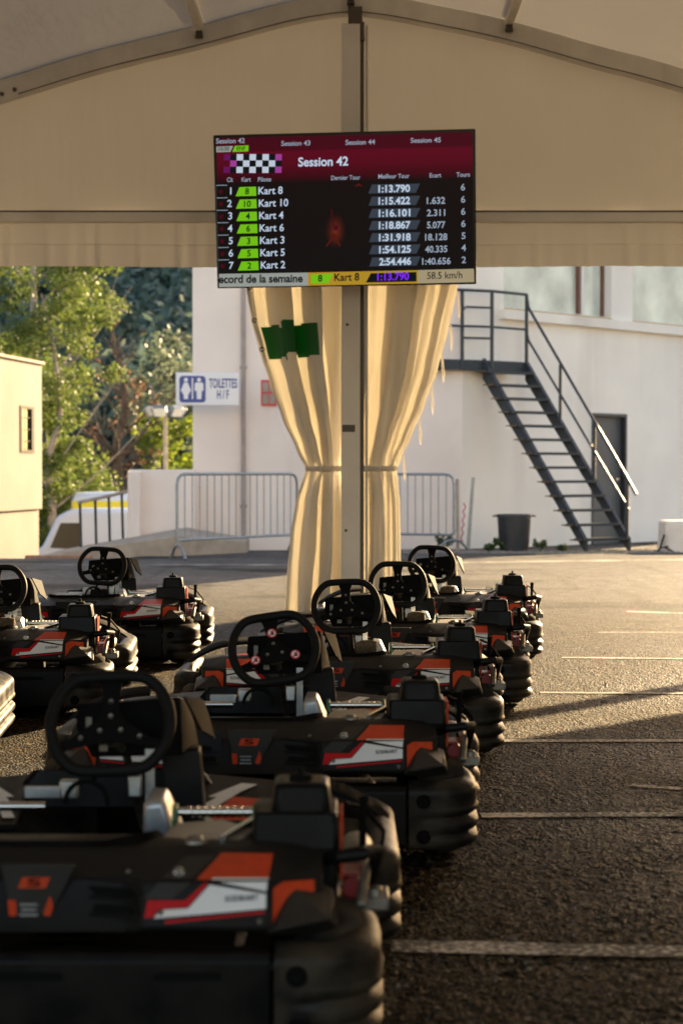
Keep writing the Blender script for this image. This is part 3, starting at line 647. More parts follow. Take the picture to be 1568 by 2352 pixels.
    # front nose shell
    mb = MB(); mb.hull([(XC - .30, 1.20, .27), (XC + .30, 1.20, .27), (XC - .28, 1.46, .26), (XC + .28, 1.46, .26), (XC - .22, 1.22, .37), (XC + .22, 1.22, .37), (XC - .20, 1.38, .33), (XC + .20, 1.38, .33)]); ns = mb.build('nose', M['black'], K, bevel=(.015, 3))
    mb = MB(); mb.quad((XC - .15, 1.225, .3735), (XC + .15, 1.225, .3735), (XC + .14, 1.35, .3435), (XC - .14, 1.35, .3435)); mb.build('nose_sticker', M['orange'], ns, smooth=None)
    return K
GR = 'karts parked in two files on the asphalt'
proto = kart()
#            wheel x, rear depth, yaw, wheel roll, label
spots = [(-.552, 3.22, 0, 2, 'nearest and largest black kart, cut off by the bottom edge'),
         (-.2286, 4.93, 0, 9, 'black and orange kart whose steering wheel has three red round stickers'),
         (.021, 6.72, 0, 2, 'kart directly behind the kart with round wheel stickers, steering wheel before the curtain foot'),
         (.298, 8.20, 0, -1, 'second farthest kart of the right file, steering wheel overlapping the right curtain'),
         (.580, 10.15, 0, -3, 'farthest kart of the right file, smallest, its wheel clear of the curtain on the right'),
         (-1.464, 9.92, 3, -4, 'farthest kart of the left file with sunlit bumper below the crowd barrier'),
         (-1.70, 7.85, 4, 3, 'sunlit kart whose steering wheel is cut by the left edge'),
         (-2.02, 6.05, 4, 0, 'left file kart of which only a dusty bumper end shows at the left edge')]
karts = [proto] + [copy_tree(proto) for _ in spots[1:]]
for k, (x, y, yaw, roll, lab) in zip(karts, spots):
    k.location = (x, y, 0); k.rotation_euler = (0, 0, R(yaw)); tag(k, lab, 'go-kart', GR)
    for ch in k.children:
        if ch.name.startswith('steering_wheel'):
            ch.rotation_euler = (Matrix.Rotation(R(62), 3, 'X') @ Matrix.Rotation(R(roll), 3, 'Z')).to_euler()
for k in (2, 3, 4, 6):
    st_ = [c for c in karts[k].children if c.name.startswith('seat')][0]
    mb = MB(); mb.lathe([(0, -.05), (.022, -.044), (.033, -.02), (.034, .015), (.028, .042), (0, .05)], (.085, .55, .392), 'X', 16); mb.build('foam_pad', M['foam'], st_)
swB = [c for c in karts[1].children if c.name.startswith('steering_wheel')][0]
for x, y in ((0, .055), (-.068, -.034), (.068, -.034)):
    mb = MB(); mb.lathe([(0, .0055), (.0125, .0055)], (x, y, 0), 'Z', 20, 0); mb.lathe([(.0125, .0056), (.0165, .0056), (.0168, .003)], (x, y, 0), 'Z', 20, 1)
    mb.box((x, y, .0058), (.026, .004, .0008), Matrix.Rotation(R(45), 3, 'Z'), 1); mb.box((x + .002, y, .0054), (.010, .014, .0008), None, 2)
    mb.build('round_sticker', [M['white'], M['signred'], M['matte']], swB, smooth=None)

# ---------------------------------------------------------------- tent
YG = 13.5; PX = YG / FPX
def tx(x): return (x - 784) * PX
def tz(y): return HC + (Y0 - y) * PX
arch_px = [(-1420, 690), (-700, 437), (0, 222), (230, 152), (460, 96), (640, 48), (730, 30), (805, 22), (880, 28), (990, 48), (1160, 84), (1360, 140), (1568, 196), (2260, 410), (2960, 655)]
arch = [(tx(x), tz(y)) for x, y in arch_px]
def smooth_poly(p, n=6):
    out = []
    for i in range(len(p) - 1):
        p0, p1, p2, p3 = p[max(0, i - 1)], p[i], p[i + 1], p[min(len(p) - 1, i + 2)]
        for k in range(n):
            t = k / n
            out.append(tuple(0.5 * (2 * p1[q] + (p2[q] - p0[q]) * t + (2 * p0[q] - 5 * p1[q] + 4 * p2[q] - p3[q]) * t * t + (3 * p1[q] - p0[q] - 3 * p2[q] + p3[q]) * t ** 3) for q in (0, 1)))
    return out + [p[-1]]
archs = smooth_poly(arch)
tent = thing('tent', 'large beige fabric marquee with aluminium arch over the karts', 'tent', (0, YG, 0))
def tb(mb, *a, **k):
    mb.v = [(p[0], p[1] - YG, p[2]) for p in mb.v]; return mb.build(*a, **k)
# arch: hollow section with a groove line along its side
mb = MB(); rings = []
for i, (x, z) in enumerate(archs):
    a = archs[max(0, i - 1)]; b = archs[min(len(archs) - 1, i + 1)]; t = Vector((b[0] - a[0], b[1] - a[1])).normalized(); n = Vector((-t.y, t.x))
    ring = [(-.078, -.05), (-.078, .05), (.085, .05), (.085, -.05)]
    rings.append([Vector((x + n.x * o, YG - .02 + d, z + n.y * o)) for o, d in ring])
mb.loft(rings); ab = tb(mb, 'arch_beam', M['alu'], tent, smooth=25, bevel=(.008, 2))
mb = MB(); rings = []
for i, (x, z) in enumerate(archs):
    a = archs[max(0, i - 1)]; b = archs[min(len(archs) - 1, i + 1)]; t = Vector((b[0] - a[0], b[1] - a[1])).normalized(); n = Vector((-t.y, t.x))
    rings.append([Vector((x + n.x * o, YG - .02 + d, z + n.y * o)) for o, d in ((-.066, -.052), (-.058, -.052), (-.058, -.049), (-.066, -.049))])
mb.loft(rings); tb(mb, 'keder_groove', M['aludark'], ab, smooth=25)
mb = MB()
for x, y in ((14, 226), (43, 216)): mb.lathe([(0, -.012), (.016, -.012), (.018, 0)], (tx(x), YG - .078, tz(y)), 'Y', 10)
bo = tb(mb, 'joint_bolt', M['aludark'], ab)
mb = MB(); mb.prism([(tx(-60), tz(264)), (tx(52), tz(231)), (tx(44), tz(205)), (tx(-60), tz(236))], .006, (0, YG - .078, 0)); tb(mb, 'joint_plate', M['alu'], ab, smooth=None)
# roof
mb = MB(); rings = []
YB = -3.5; ny = 28
for j in range(ny + 1):
    Y = YG + .08 + (YB - YG) * j / ny
    rings.append([Vector((x, Y, z + .10 - .05 * math.sin(j / ny * math.pi * 4) ** 2)) for x, z in archs])
mb.loft(rings, False, False); tb(mb, 'roof', M['roof'], tent, smooth=60, fix=False)
# gable fabric between arch and cross beam
zb = tz(500); mb = MB(); rows = []
gx = archs
nr = 14
for j in range(nr + 1):
    u = j / nr; rows.append([Vector((x, YG + .05 + .012 * math.sin(x * 7 + 2 * math.sin(x * 2.3)) * u ** 2, (z + .12) * (1 - u) + zb * u if z > zb else zb - .002 * j)) for x, z in gx])
mb.loft(rows, False, False); tb(mb, 'gable_wall', M['gable'], tent, smooth=60, fix=False)
mb = MB(); mb.box((0, YG, (tz(487) + tz(513)) / 2), (15.0, .08, tz(487) - tz(513))); cb = tb(mb, 'cross_beam', M['polewhite'], tent, bevel=(.008, 2))
mb = MB(); mb.box((0, YG - .042, tz(489.5)), (15, .006, .012)); tb(mb, 'beam_groove', M['aludark'], cb)
# valance under the beam, pleated, with a seam
mb = MB(); rings = []
nx = 520
for (z, amp, off) in ((tz(512), .004, .0), (tz(535), .012, .0), (tz(562), .018, .012), (tz(564), .018, -.014), (tz(590), .022, -.012), (tz(614), .026, -.012)):
    rings.append([Vector((-7.5 + 15 * i / nx, YG + .02 + off + amp * .9 * (.5 * math.sin(i * .21 + 2.5 * math.sin(i * .07)) + .35 * math.sin(i * .83 + math.sin(i * .2) * 3) + .9 * math.exp(-((i * 7919 % 97) / 9) ** 2)) , z - amp * .2 * math.sin(i * .13 + math.sin(i * .05) * 2))) for i in range(nx + 1)])
mb.loft(rings, False, False); tb(mb, 'valance', M['gable'], tent, smooth=60, fix=False)
# side walls and far corner legs
for s in (1, -1):
    mb = MB(); rings = []
    for j in range(40):
        Y = YG + (YB - YG) * j / 39; rings.append([Vector((s * (7.5 + .04 * math.sin(j * 1.9)), Y, z)) for z in (0.02, 1.0, 2.0, tz(690 if s < 0 else 655) + .1)])
    mb.loft(rings, False, False); tb(mb, 'side_wall', M['roof'], tent, smooth=60, fix=False)
    mb = MB(); mb.box((s * 7.42, YG - .02, 1.3), (.13, .10, 2.6)); tb(mb, 'corner_leg', M['alu'], tent)
for x, y in ((462, 88), (805, 14), (1163, 74)):
    X, Z = tx(x), tz(y) + .02
    mb = MB(); mb.box((X, (YG - .07 + YB) / 2, Z + .03), (.062, YG - .07 - YB, .09)); pu = tb(mb, 'purlin', M['alu'], tent, bevel=(.006, 2))
    mb = MB(); mb.box((X, YG - .10, Z - .04), (.05, .05, .05)); mb.lathe([(0, -.02), (.014, -.02), (.016, 0)], (X, YG - .125, Z - .045), 'Y', 10); mb.lathe([(.0, -.03), (.012, -.03), (.012, .03), (0, .03)], (X, YG - .1, Z - .055), 'X', 10); tb(mb, 'purlin_bracket', M['aludark'], pu)
# centre pole: channel profile
xp0, xp1 = tx(783), tx(826); mb = MB(); zt = tz(72)
mb.box(((xp0 + xp1) / 2, YG - .10, zt / 2), (xp1 - xp0, .09, zt)); pole = tb(mb, 'centre_pole', M['polewhite'], tent, bevel=(.008, 2))
mb = MB(); mb.box((tx(830.5), YG - .085, zt / 2), (tx(836) - tx(826) - .004, .05, zt)); tb(mb, 'pole_groove', M['aludark'], pole)
mb = MB(); mb.box((tx(841), YG - .06, zt / 2), (.02, .08, zt)); tb(mb, 'pole_flange', M['alu'], pole)
mb = MB(); mb.box((tx(815), YG - .09, tz(52)), (.11, .06, .14)); mb.box((tx(832), YG - .12, tz(85)), (.025, .04, .12)); mb.box((tx(832), YG - .13, tz(105)), (.03, .03, .03)); tb(mb, 'pole_bracket', M['aludark'], pole)
mb = MB()
for x, y in ((797, 750), (794, 1217)): mb.lathe([(0, -.003), (.011, -.003), (.012, 0)], (tx(x), YG - .145, tz(y)), 'Y', 10)
mb.box((tx(800), YG - .1465, tz(985)), (.10, .001, .055)); tb(mb, 'pole_hole', M['aludark'], pole)

# curtains gathered to the pole
def curtain(name, label, outer, inner, folds, layers, seed, green=None):
    root = thing(name, label, 'curtain', (0, YG, 0))
    rnd = random.Random(seed); nu, nv = 170, 250; ys_ = [490 + (1412 - 490) * j / nv for j in range(nv + 1)]
    def ip(tab, y):
        for (a, xa), (b, xb) in zip(tab, tab[1:]):
            if y <= b: t = (y - a) / (b - a); t = t * t * (3 - 2 * t) * .35 + t * .65; return xa + (xb - xa) * t
        return tab[-1][1]
    ph = [rnd.uniform(-.5, .5) for _ in range(20)]; pl = folds
    mb = MB(); P = []; gsh = {}
    for y in ys_:
        xo, xi = ip(outer, y), ip(inner, y); W = abs(xo - xi) * PX; row = []
        tie = math.exp(-((y - 1078) / 34) ** 2); low = sstep(1078, 1400, y)
        for i in range(nu + 1):
            u = i / nu
            w = u + (.020 * math.sin(y * .011 + ph[0] * 6) + .012 * math.sin(y * .023 + ph[1] * 9)) * math.sin(math.pi * u)
            q = 0
            while q < len(pl) - 2 and w > pl[q + 1][0]: q += 1
            (ua, da), (ub, db) = pl[q], pl[q + 1]; t = max(0, min(1, (w - ua) / (ub - ua))); t = t * .6 + t * t * (3 - 2 * t) * .4
            s1 = da + (db - da) * t - .5
            s2 = math.sin(u * 31 + ph[4] * 6 + y * .013)
            amp = (.20 + .05 * math.sin(y * .012 + u * 6)) * (1 - .70 * tie) * (.55 + .55 * min(1, W / .6))
            dpt = amp * (s1 + .035 * s2)
            dxx = .13 * s1 * (1 - .6 * tie) * min(1, W)
            edge = min(1, u * 8, (1 - u) * 8)
            x = tx(xo + (xi - xo) * u) + dxx * edge
            yy = YG - .02 - dpt * (0.25 + .75 * edge) + (.04 if y < 640 else 0)
            gsh[len(P), i] = s1
            row.append(Vector((x, yy - YG, tz(y) + (.012 * math.sin(u * 23 + ph[5]) if y > 1405 else 0))))
        P.append(row)
    vs = [p for r in P for p in r]; k = nu + 1
    for j in range(nv):
        for i in range(nu):
            g = 1 if green and green[0] <= ys_[j] - (8 if i / nu < .25 else (-7 if i / nu < .46 else 1)) + .14 * (i % 40 - 20) <= green[1] and green[2] <= i / nu <= green[3] else 0
            mb.f.append([j * k + i, j * k + i + 1, (j + 1) * k + i + 1, (j + 1) * k + i]); mb.m.append(g)
    mb.v = [tuple(p) for p in vs]
    sheet = mb.build('cloth', [M['curtain'], M['curtaingreen']], root, smooth=80, fix=False)
    sub = sheet.modifiers.new('thick', 'SOLIDIFY'); sub.thickness = .002
    lm = MB()
    for (u0, u1) in layers:
        i0, i1 = int(u0 * nu), int(u1 * nu)
        lm.loft([[P[q][i] + Vector((.012 * math.sin(q * .07), .05 + .07 * math.sin(math.pi * (i - i0) / (i1 - i0)), 0)) for i in range(i0, i1 + 1, 3)] for q in range(0, nv + 1, 2)], False, False)
    lm.build('folded_layer', M['curtain'], root, smooth=80, fix=False)
    # tie band
    j = min(range(nv + 1), key=lambda q: abs(ys_[q] - 1078)); row = P[j]
    mb = MB(); pts = [p + Vector((0, -.03, 0)) for p in row[::10]]; rings = [[p + Vector((0, -.012, .022)), p + Vector((0, -.020, 0)), p + Vector((0, -.012, -.022)), p + Vector((0, -.004, 0))] for p in pts]
    mb.loft(rings); mb.build('tie_band', M['curtain'], root)
    return root, P, ys_, sheet
outL = [(490, 540), (612, 560), (662, 567), (737, 578), (805, 596), (880, 620), (960, 648), (1030, 680), (1078, 702), (1110, 692), (1150, 680), (1230, 667), (1320, 659), (1412, 654)]
inL = [(490, 795), (900, 795), (1078, 788), (1200, 792), (1412, 796)]
cL, PL, ysC, shL = curtain('tied_curtain', 'cream tent curtain with a green patch, gathered left of the pole', outL, inL, [(0, .5), (.09, .15), (.17, .25), (.24, .95), (.40, .80), (.47, .10), (.60, .95), (.70, .85), (.77, 0), (.90, .30), (1, .6)], [(.06, .14), (.21, .42), (.56, .72), (.84, 1)], 3, (742, 816, .12, .64))
outR = [(490, 1078), (612, 1058), (662, 1049), (760, 1028), (850, 1004), (930, 975), (1000, 945), (1050, 922), (1078, 912), (1110, 914), (1150, 918), (1412, 922)]
inR = [(490, 818), (900, 818), (1078, 822), (1200, 818), (1412, 812)]
cR, PR, _, shR = curtain('tied_curtain', 'cream tent curtain with lacing loops along its edge, gathered right of the pole', outR, inR, [(0, .4), (.08, .55), (.16, .05), (.27, .30), (.40, .15), (.47, .95), (.66, .85), (.73, .0), (.86, .15), (.91, .7), (1, .5)], [(.05, .12), (.20, .40), (.47, .69), (.80, .93)], 11)
for y in (680, 755, 825, 900, 970, 1050):
    j = min(range(len(ysC)), key=lambda q: abs(ysC[q] - y)); p = PR[j][0]
    mb = MB(); mb.tube([p + Vector((0.0, -.02, .03)), p + Vector((.016, -.03, .02)), p + Vector((.030, -.03, -.12)), p + Vector((.024, -.03, -.19)), p + Vector((.014, -.03, -.13)), p + Vector((.010, -.02, .01))], .0045, 6)
    mb.build('lacing_loop', M['curtain'], cR)
for y in (665, 737, 805):
    j = min(range(len(ysC)), key=lambda q: abs(ysC[q] - y)); p = PL[j][7]
    mb = MB(); mb.lathe([(.010, -.004), (.020, -.008), (.022, 0)], p + Vector((0, -.012, 0)), 'Y', 14); mb.build('eyelet', M['steel'], cL)
# unseen curtain added at the right-hand corner leg, slanted to shade the forecourt
mb = MB(); rows = []
edge = [(3.2, 2.80), (4.31, 2.07), (4.74, 1.79), (5.4, 1.37), (6.2, .90), (6.45, .5), (6.5, .03)]
for i, (x, z) in enumerate(edge):
    rows.append([Vector((x + (7.35 - x) * k / 24, YG + .03 * math.sin(k * 1.5), z + (2.80 - z) * (k / 24 if z > .9 else 0) ** .5 * (1 if z > .9 else 0))) for k in range(25)])
mb.loft(rows, False, False); 
cc = mb.build('corner_shade_curtain', M['gable'], None, smooth=60, fix=False); tag(cc, 'unseen curtain added at the far right corner to cast the slanting shadow edge', 'curtain')
mb = MB(); mb.bar((3.45, YG + .1, 2.4), (5.0, YG + .1, 1.03), .03, .16); cc2 = mb.build('shadow_strip', M['gable']); tag(cc2, 'unseen slanting strip added beside the corner curtain to cast a shadow band', 'strap')  # unseen strip added to cast the narrow shadow band on the ground

# ---------------------------------------------------------------- television
TW, TH = 1.95, 1.135
tv = thing('television', 'large black timing screen showing kart session results, hung on the pole', 'television', (0, 0, 0))
YT = 12.78; c = at(791, 484, YT)
tv.location = c
tv.rotation_euler = (Matrix.Rotation(R(-5), 3, 'Z') @ Matrix.Rotation(R(7), 3, 'X') @ Matrix.Rotation(R(-.4), 3, 'Y')).to_euler()
mb = MB(); mb.box((0, .035, 0), (TW, .05, TH)); mb.build('housing', M['tvblack'], tv, bevel=(.008, 2))
mb = MB(); mb.box((0, .12, 0), (.5, .12, .4)); mb.box((0, .26, 0), (.12, .25, .12)); mb.box((0, .40, .0), (.25, .03, .5)); mb.build('bracket', M['aludark'], tv)
# screen picture laid out on the photograph's own pixel grid of the panel
Q = ((65, 80), (1493, 48), (1500, 880), (110, 893))
def inv(px, py):
    u, v = .5, .5
    for _ in range(12):
        x = (1 - v) * ((1 - u) * Q[0][0] + u * Q[1][0]) + v * ((1 - u) * Q[3][0] + u * Q[2][0]); y = (1 - v) * ((1 - u) * Q[0][1] + u * Q[1][1]) + v * ((1 - u) * Q[3][1] + u * Q[2][1])
        xu = (1 - v) * (Q[1][0] - Q[0][0]) + v * (Q[2][0] - Q[3][0]); xv = (1 - u) * (Q[3][0] - Q[0][0]) + u * (Q[2][0] - Q[1][0])
        yu = (1 - v) * (Q[1][1] - Q[0][1]) + v * (Q[2][1] - Q[3][1]); yv = (1 - u) * (Q[3][1] - Q[0][1]) + u * (Q[2][1] - Q[1][1])
        D = xu * yv - xv * yu; dx, dy = px - x, py - y; u += (dx * yv - dy * xv) / D; v += (dy * xu - dx * yu) / D
    return u, v
def sp_(px, py, lay=0):
    u, v = inv(px, py); return Vector(((u - .5) * TW, .008 - .0012 * lay, (.5 - v) * TH))
EM = {k: emit('screen_' + k, c_, s_) for k, (c_, s_) in dict(black=((.010, .008, .008), .25), red=((.085, .002, .010), .8), red2=((.055, .002, .008), .8), white=((.50, .60, .74), .78), dim=((.42, .5, .62), .55), green=((.20, .62, .01), .62), slate=((.035, .045, .06), .8), silver=((.30, .32, .29), .75), gold=((.42, .25, .02), .75), tan=((.34, .28, .17), .8), violet=((.18, .02, .75), .9), check=((.55, .62, .72), .7), pink=((.35, .05, .30), .7), magenta=((.12, .006, .09), .8), glow=((.12, .012, .006), .5), ink=((.012, .015, .02), .3)).items()}
EK = list(EM); EI = {k: i for i, k in enumerate(EK)}
def glow_mat():
    m = bpy.data.materials.new('screen_header'); m.use_nodes = True; n, l = m.node_tree.nodes, m.node_tree.links; b = n['Principled BSDF']; b.inputs['Base Color'].default_value = (.004, .004, .004, 1); b.inputs['Roughness'].default_value = .25
    tc = n.new('ShaderNodeTexCoord'); sx = n.new('ShaderNodeSeparateXYZ'); l.new(tc.outputs['Object'], sx.inputs[0]); r = n.new('ShaderNodeValToRGB'); mr = n.new('ShaderNodeMapRange'); mr.inputs['From Min'].default_value = -TH / 2; mr.inputs['From Max'].default_value = TH / 2; l.new(sx.outputs['Z'], mr.inputs['Value']); l.new(mr.outputs[0], r.inputs[0])
    e = r.color_ramp.elements; e[0].position = 0; e[0].color = (.006, .005, .005, 1); e[1].position = .68; e[1].color = (.007, .004, .004, 1)
    for p_, c_ in ((.72, (.040, .002, .006, 1)), (.80, (.085, .002, .010, 1)), (.885, (.095, .002, .012, 1)), (.89, (.055, .002, .008, 1)), (1.0, (.05, .002, .008, 1))):
        q = e.new(p_); q.color = c_
    gx = n.new('ShaderNodeVectorMath'); gx.operation = 'DISTANCE'; gx.inputs[1].default_value = (sp_(742, 590).x, .0085, sp_(742, 590).z); gm = n.new('ShaderNodeMapping'); gm.inputs['Scale'].default_value = (1.6, 1, 1); gm.inputs['Location'].default_value = (-.6 * sp_(742, 590).x, 0, 0); l.new(tc.outputs['Object'], gm.inputs['Vector']); l.new(gm.outputs[0], gx.inputs[0])
    gr_ = n.new('ShaderNodeMapRange'); gr_.inputs['From Min'].default_value = .14; gr_.inputs['From Max'].default_value = .0; l.new(gx.outputs['Value'], gr_.inputs['Value']); gn = n.new('ShaderNodeTexNoise'); gn.inputs['Scale'].default_value = 9; gn.inputs['Detail'].default_value = 5; l.new(tc.outputs['Object'], gn.inputs['Vector'])
    gp2 = n.new('ShaderNodeMath'); gp2.operation = 'MULTIPLY'; l.new(gr_.outputs[0], gp2.inputs[0]); l.new(gn.outputs['Fac'], gp2.inputs[1]); gp3 = n.new('ShaderNodeMath'); gp3.operation = 'POWER'; gp3.inputs[1].default_value = 1.6; l.new(gp2.outputs[0], gp3.inputs[0])
    ga = n.new('ShaderNodeMix'); ga.data_type = 'RGBA'; l.new(gp3.outputs[0], ga.inputs[0]); l.new(r.outputs[0], ga.inputs[6]); ga.inputs[7].default_value = (.30, .035, .012, 1)
    l.new(ga.outputs[2], b.inputs['Emission Color']); b.inputs['Emission Strength'].default_value = 1.0 * 2 ** -EXPO; b.inputs['Specular IOR Level'].default_value = 0.1; return m
scr = MB(); W_, H_ = TW / 2 - .022, TH / 2 - .022
scr.quad((-W_, .0085, -H_), (W_, .0085, -H_), (W_, .0085, H_), (-W_, .0085, H_)); screen = scr.build('screen', glow_mat(), tv, smooth=None)
g = MB()
def poly(pts, k, lay=1): g.add([sp_(x, y, lay) for x, y in pts], [tuple(range(len(pts)))[::-1]], EI[k])
def txt(s, x, y, h, k='white', w=None, al='L', bold=.012, sl=-.02): add_text(g, s, lambda a, b: sp_(a, 2 * y - b + (a - x) * sl * 0 , 4), x, y, h, w, EI[k], al, bold)
def txts(s, x, y, h, k='white', w=None, al='L', bold=.012, rise=-.018):
    add_text(g, s, lambda a, b: sp_(a, y - (b - y) + (a - x) * rise, 4), x, y, h, w, EI[k], al, bold)
for s, x, y, w in (('Session 42', 83, 124, 158), ('Session 43', 442, 137, 158), ('Session 44', 792, 132, 160), ('Session 45', 1145, 122, 162)): txts(s, x, y, 22, 'dim', w)
poly([(85, 140), (178, 137), (163, 168), (86, 170)], 'silver'); poly([(188, 136), (262, 134), (262, 165), (174, 168)], 'green')
txts('10:00', 96, 163, 18, 'ink', 62); txts('ENF', 198, 160, 18, 'ink', 48)
for r_ in range(3):
    for c_ in range(9):
        x = 128 + c_ * 35.3; y = 180 + r_ * 33; wh = (c_ + r_) % 2 == 0
        k = 'magenta' if c_ in (0,) else ('pink' if c_ in (1, 8) and wh else ('check' if wh else 'ink'))
        if c_ == 0 and not wh: continue
        poly([(x, y), (x + 35.3, y), (x + 35.3, y + 33), (x, y + 33)], k)
txts('Session 42', 536, 245, 40, 'white', 272, bold=.022)
for s, x, y, w in (('Clt', 148, 326, 33), ('Kart', 229, 325, 50), ('Pilote', 318, 325, 72), ('Dernier Tour', 717, 318, 157), ('Meilleur Tour', 972, 311, 168), ('Ecart', 1248, 306, 63), ('Tours', 1392, 303, 72)): txts(s, x, y, 20, 'dim', w)
rows = ((('1', '8', 'Kart 8', '1:13.790', '', '6'), ('2', '10', 'Kart 10', '1:15.422', '1.632', '6'), ('3', '4', 'Kart 4', '1:16.101', '2.311', '6'), ('4', '6', 'Kart 6', '1:18.867', '5.077', '6'), ('5', '3', 'Kart 3', '1:31.918', '18.128', '5'), ('6', '5', 'Kart 5', '1:54.125', '40.335', '4'), ('7', '2', 'Kart 2', '2:54.446', '1:40.656', '2')))
for i, (a_, n_, k_, t_, e_, o_) in enumerate(rows):
    yb = 392 + i * 66.0; sx = 3.6 * i; yr = yb - 8 - 1.0 * i + i * .0
    txts(a_, 174 + sx, yb, 32, 'white', None, 'R')
    poly([(217 + sx, yb - 38), (308 + sx, yb - 40), (311 + sx, yb + 8), (198 + sx, yb + 10)], 'green'); txts(n_, 260 + sx, yb, 28, 'ink', None, 'C', bold=.02)
    txts(k_, 322 + sx, yb, 33, 'white', 132 if n_ != '10' else 160, bold=.012)
    poly([(937 + i * 1.2, yr - 42), (1197 + i, yr - 46), (1175 + i * 1.2, yr + 3), (919 + i * 1.6, yr + 6)], 'slate'); txts(t_, 973 + i * 1.5, yr, 32, 'white', 170, bold=.03)
    if e_: txts(e_, 1282 + i * .8, yr - 3, 30, 'dim', {5: 98, 6: 118, 8: 152}[len(e_)], 'C', bold=.02)
    txts(o_, 1427 + i, yr - 9, 30, 'dim', None, 'C')
    poly([(88 + sx, yb - 49), (150 + sx, yb - 50), (150 + sx, yb - 47), (88 + sx, yb - 46)], 'dim', 2); poly([(88 + sx, yb - 49), (91 + sx, yb - 49), (93 + sx, yb + 16), (90 + sx, yb + 16)], 'slate', 2)
    poly([(104 + sx, yb - 24), (124 + sx, yb - 24), (125 + sx, yb - 4), (105 + sx, yb - 4)], 'red2', 2)
for pl_, k in (([(728, 600), (746, 608), (775, 672), (768, 672), (736, 628), (700, 672), (692, 672), (724, 620)], 'glow'), ([(715, 475), (722, 470), (735, 560), (755, 560), (775, 472), (768, 500), (756, 585), (735, 585), (722, 520)], 'red2'), ([(840, 355), (866, 335), (890, 355), (866, 348)], 'glow')): poly(pl_, k, 1)
poly([(118, 815), (600, 811), (600, 882), (120, 886)], 'silver', 1); poly([(600, 811), (1190, 802), (1190, 874), (600, 882)], 'gold', 1); poly([(1190, 802), (1487, 796), (1489, 869), (1190, 874)], 'tan', 1)
txts('ecord de la semaine', 118, 864, 36, 'ink', 454, bold=.03, rise=-.006)
poly([(617, 822), (735, 818), (712, 868), (618, 870)], 'green', 2); txts('8', 666, 859, 30, 'ink', None, 'C', bold=.02); txts('Kart 8', 742, 857, 34, 'ink', 134, bold=.02)
poly([(938, 817), (1181, 812), (1182, 863), (911, 867)], 'ink', 2); txts('1:13.790', 972, 856, 34, 'violet', 170, bold=.025); txts('58.5 km/h', 1238, 850, 32, 'ink', 187, bold=.008)
g.build('screen_picture', [EM[k] for k in EK], screen, smooth=None, fix=False)

# ---------------------------------------------------------------- white building
WL0, WC, WR = Vector((-2.26, 26.0)), Vector((1.90, 26.9)), Vector((7.0, 31.8))
dR = (WR - WC).normalized(); nR = Vector((dR.y, -dR.x)); LR = (WR - WC).length
TOP = 6.6; ZB = -1.6
bld = thing('white_building', 'white rendered building with big windows behind the outside stairs', 'building', (0, 26, 0))
def bb(mb, *a, **k):
    mb.v = [(p[0], p[1] - 26, p[2]) for p in mb.v]; return mb.build(*a, **k)
foot = [WL0, WC, WR, Vector((7.0, 34)), Vector((-2.26, 31.0))]
mb = MB()
for i in (0, 2, 3, 4):
    a, b = foot[i], foot[(i + 1) % 5]; mb.quad((*a, ZB), (*b, ZB), (*b, TOP), (*a, TOP))
mb.add([(*p, TOP) for p in foot], [tuple(range(5))]); bb(mb, 'side_walls', M['wallpink'], bld, smooth=None)
# right front wall, with real window and door openings
def wp(s, z, out=0): return Vector((WC.x + dR.x * s + nR.x * out, WC.y + dR.y * s + nR.y * out, z))
def s_of(px):   # measuring-frame column -> distance along the right wall
    k = (px - 784) / FPX; return (k * WC.y - WC.x) / (dR.x - k * dR.y)
def z_of(px, py): s = s_of(px); return HC + (Y0 - py) / FPX * (WC.y + dR.y * s)
wz = 3.74
w1a, w1b = s_of(1155), s_of(1402); w2a = s_of(1450); dA, dB = s_of(1357), s_of(1437)
dz0, dz1 = -.12, z_of(1395, 950)
ss = sorted({0, w1a, w1b, w2a, LR, dA, dB}); zs = [ZB, dz0, dz1, wz, 5.3, TOP]
mb = MB()
for a, b in zip(ss, ss[1:]):
    for z0, z1 in zip(zs, zs[1:]):
        m_ = (a + b) / 2; zc = (z0 + z1) / 2
        if wz < zc < 5.3 and (w1a < m_ < w1b or m_ > w2a): continue
        if dz0 < zc < dz1 and dA < m_ < dB: continue
        mb.quad(wp(a, z0), wp(b, z0), wp(b, z1), wp(a, z1))
fw = bb(mb, 'front_wall', M['wallwhite'], bld, smooth=None)
mb = MB()
def wbox(mb, s0, s1, z0, z1, o0, o1, m=0):
    c_ = [wp(s0, z0, o1), wp(s1, z0, o1), wp(s1, z1, o1), wp(s0, z1, o1), wp(s0, z0, o0), wp(s1, z0, o0), wp(s1, z1, o0), wp(s0, z1, o0)]
    mb.add(c_, [(0, 1, 2, 3), (4, 7, 6, 5), (0, 4, 5, 1), (1, 5, 6, 2), (2, 6, 7, 3), (3, 7, 4, 0)], m)
wbox(mb, w1a - .12, LR + .02, wz - .16, wz - .004, -.02, .12); bb(mb, 'window_ledge', M['wallwhite'], bld, smooth=None)
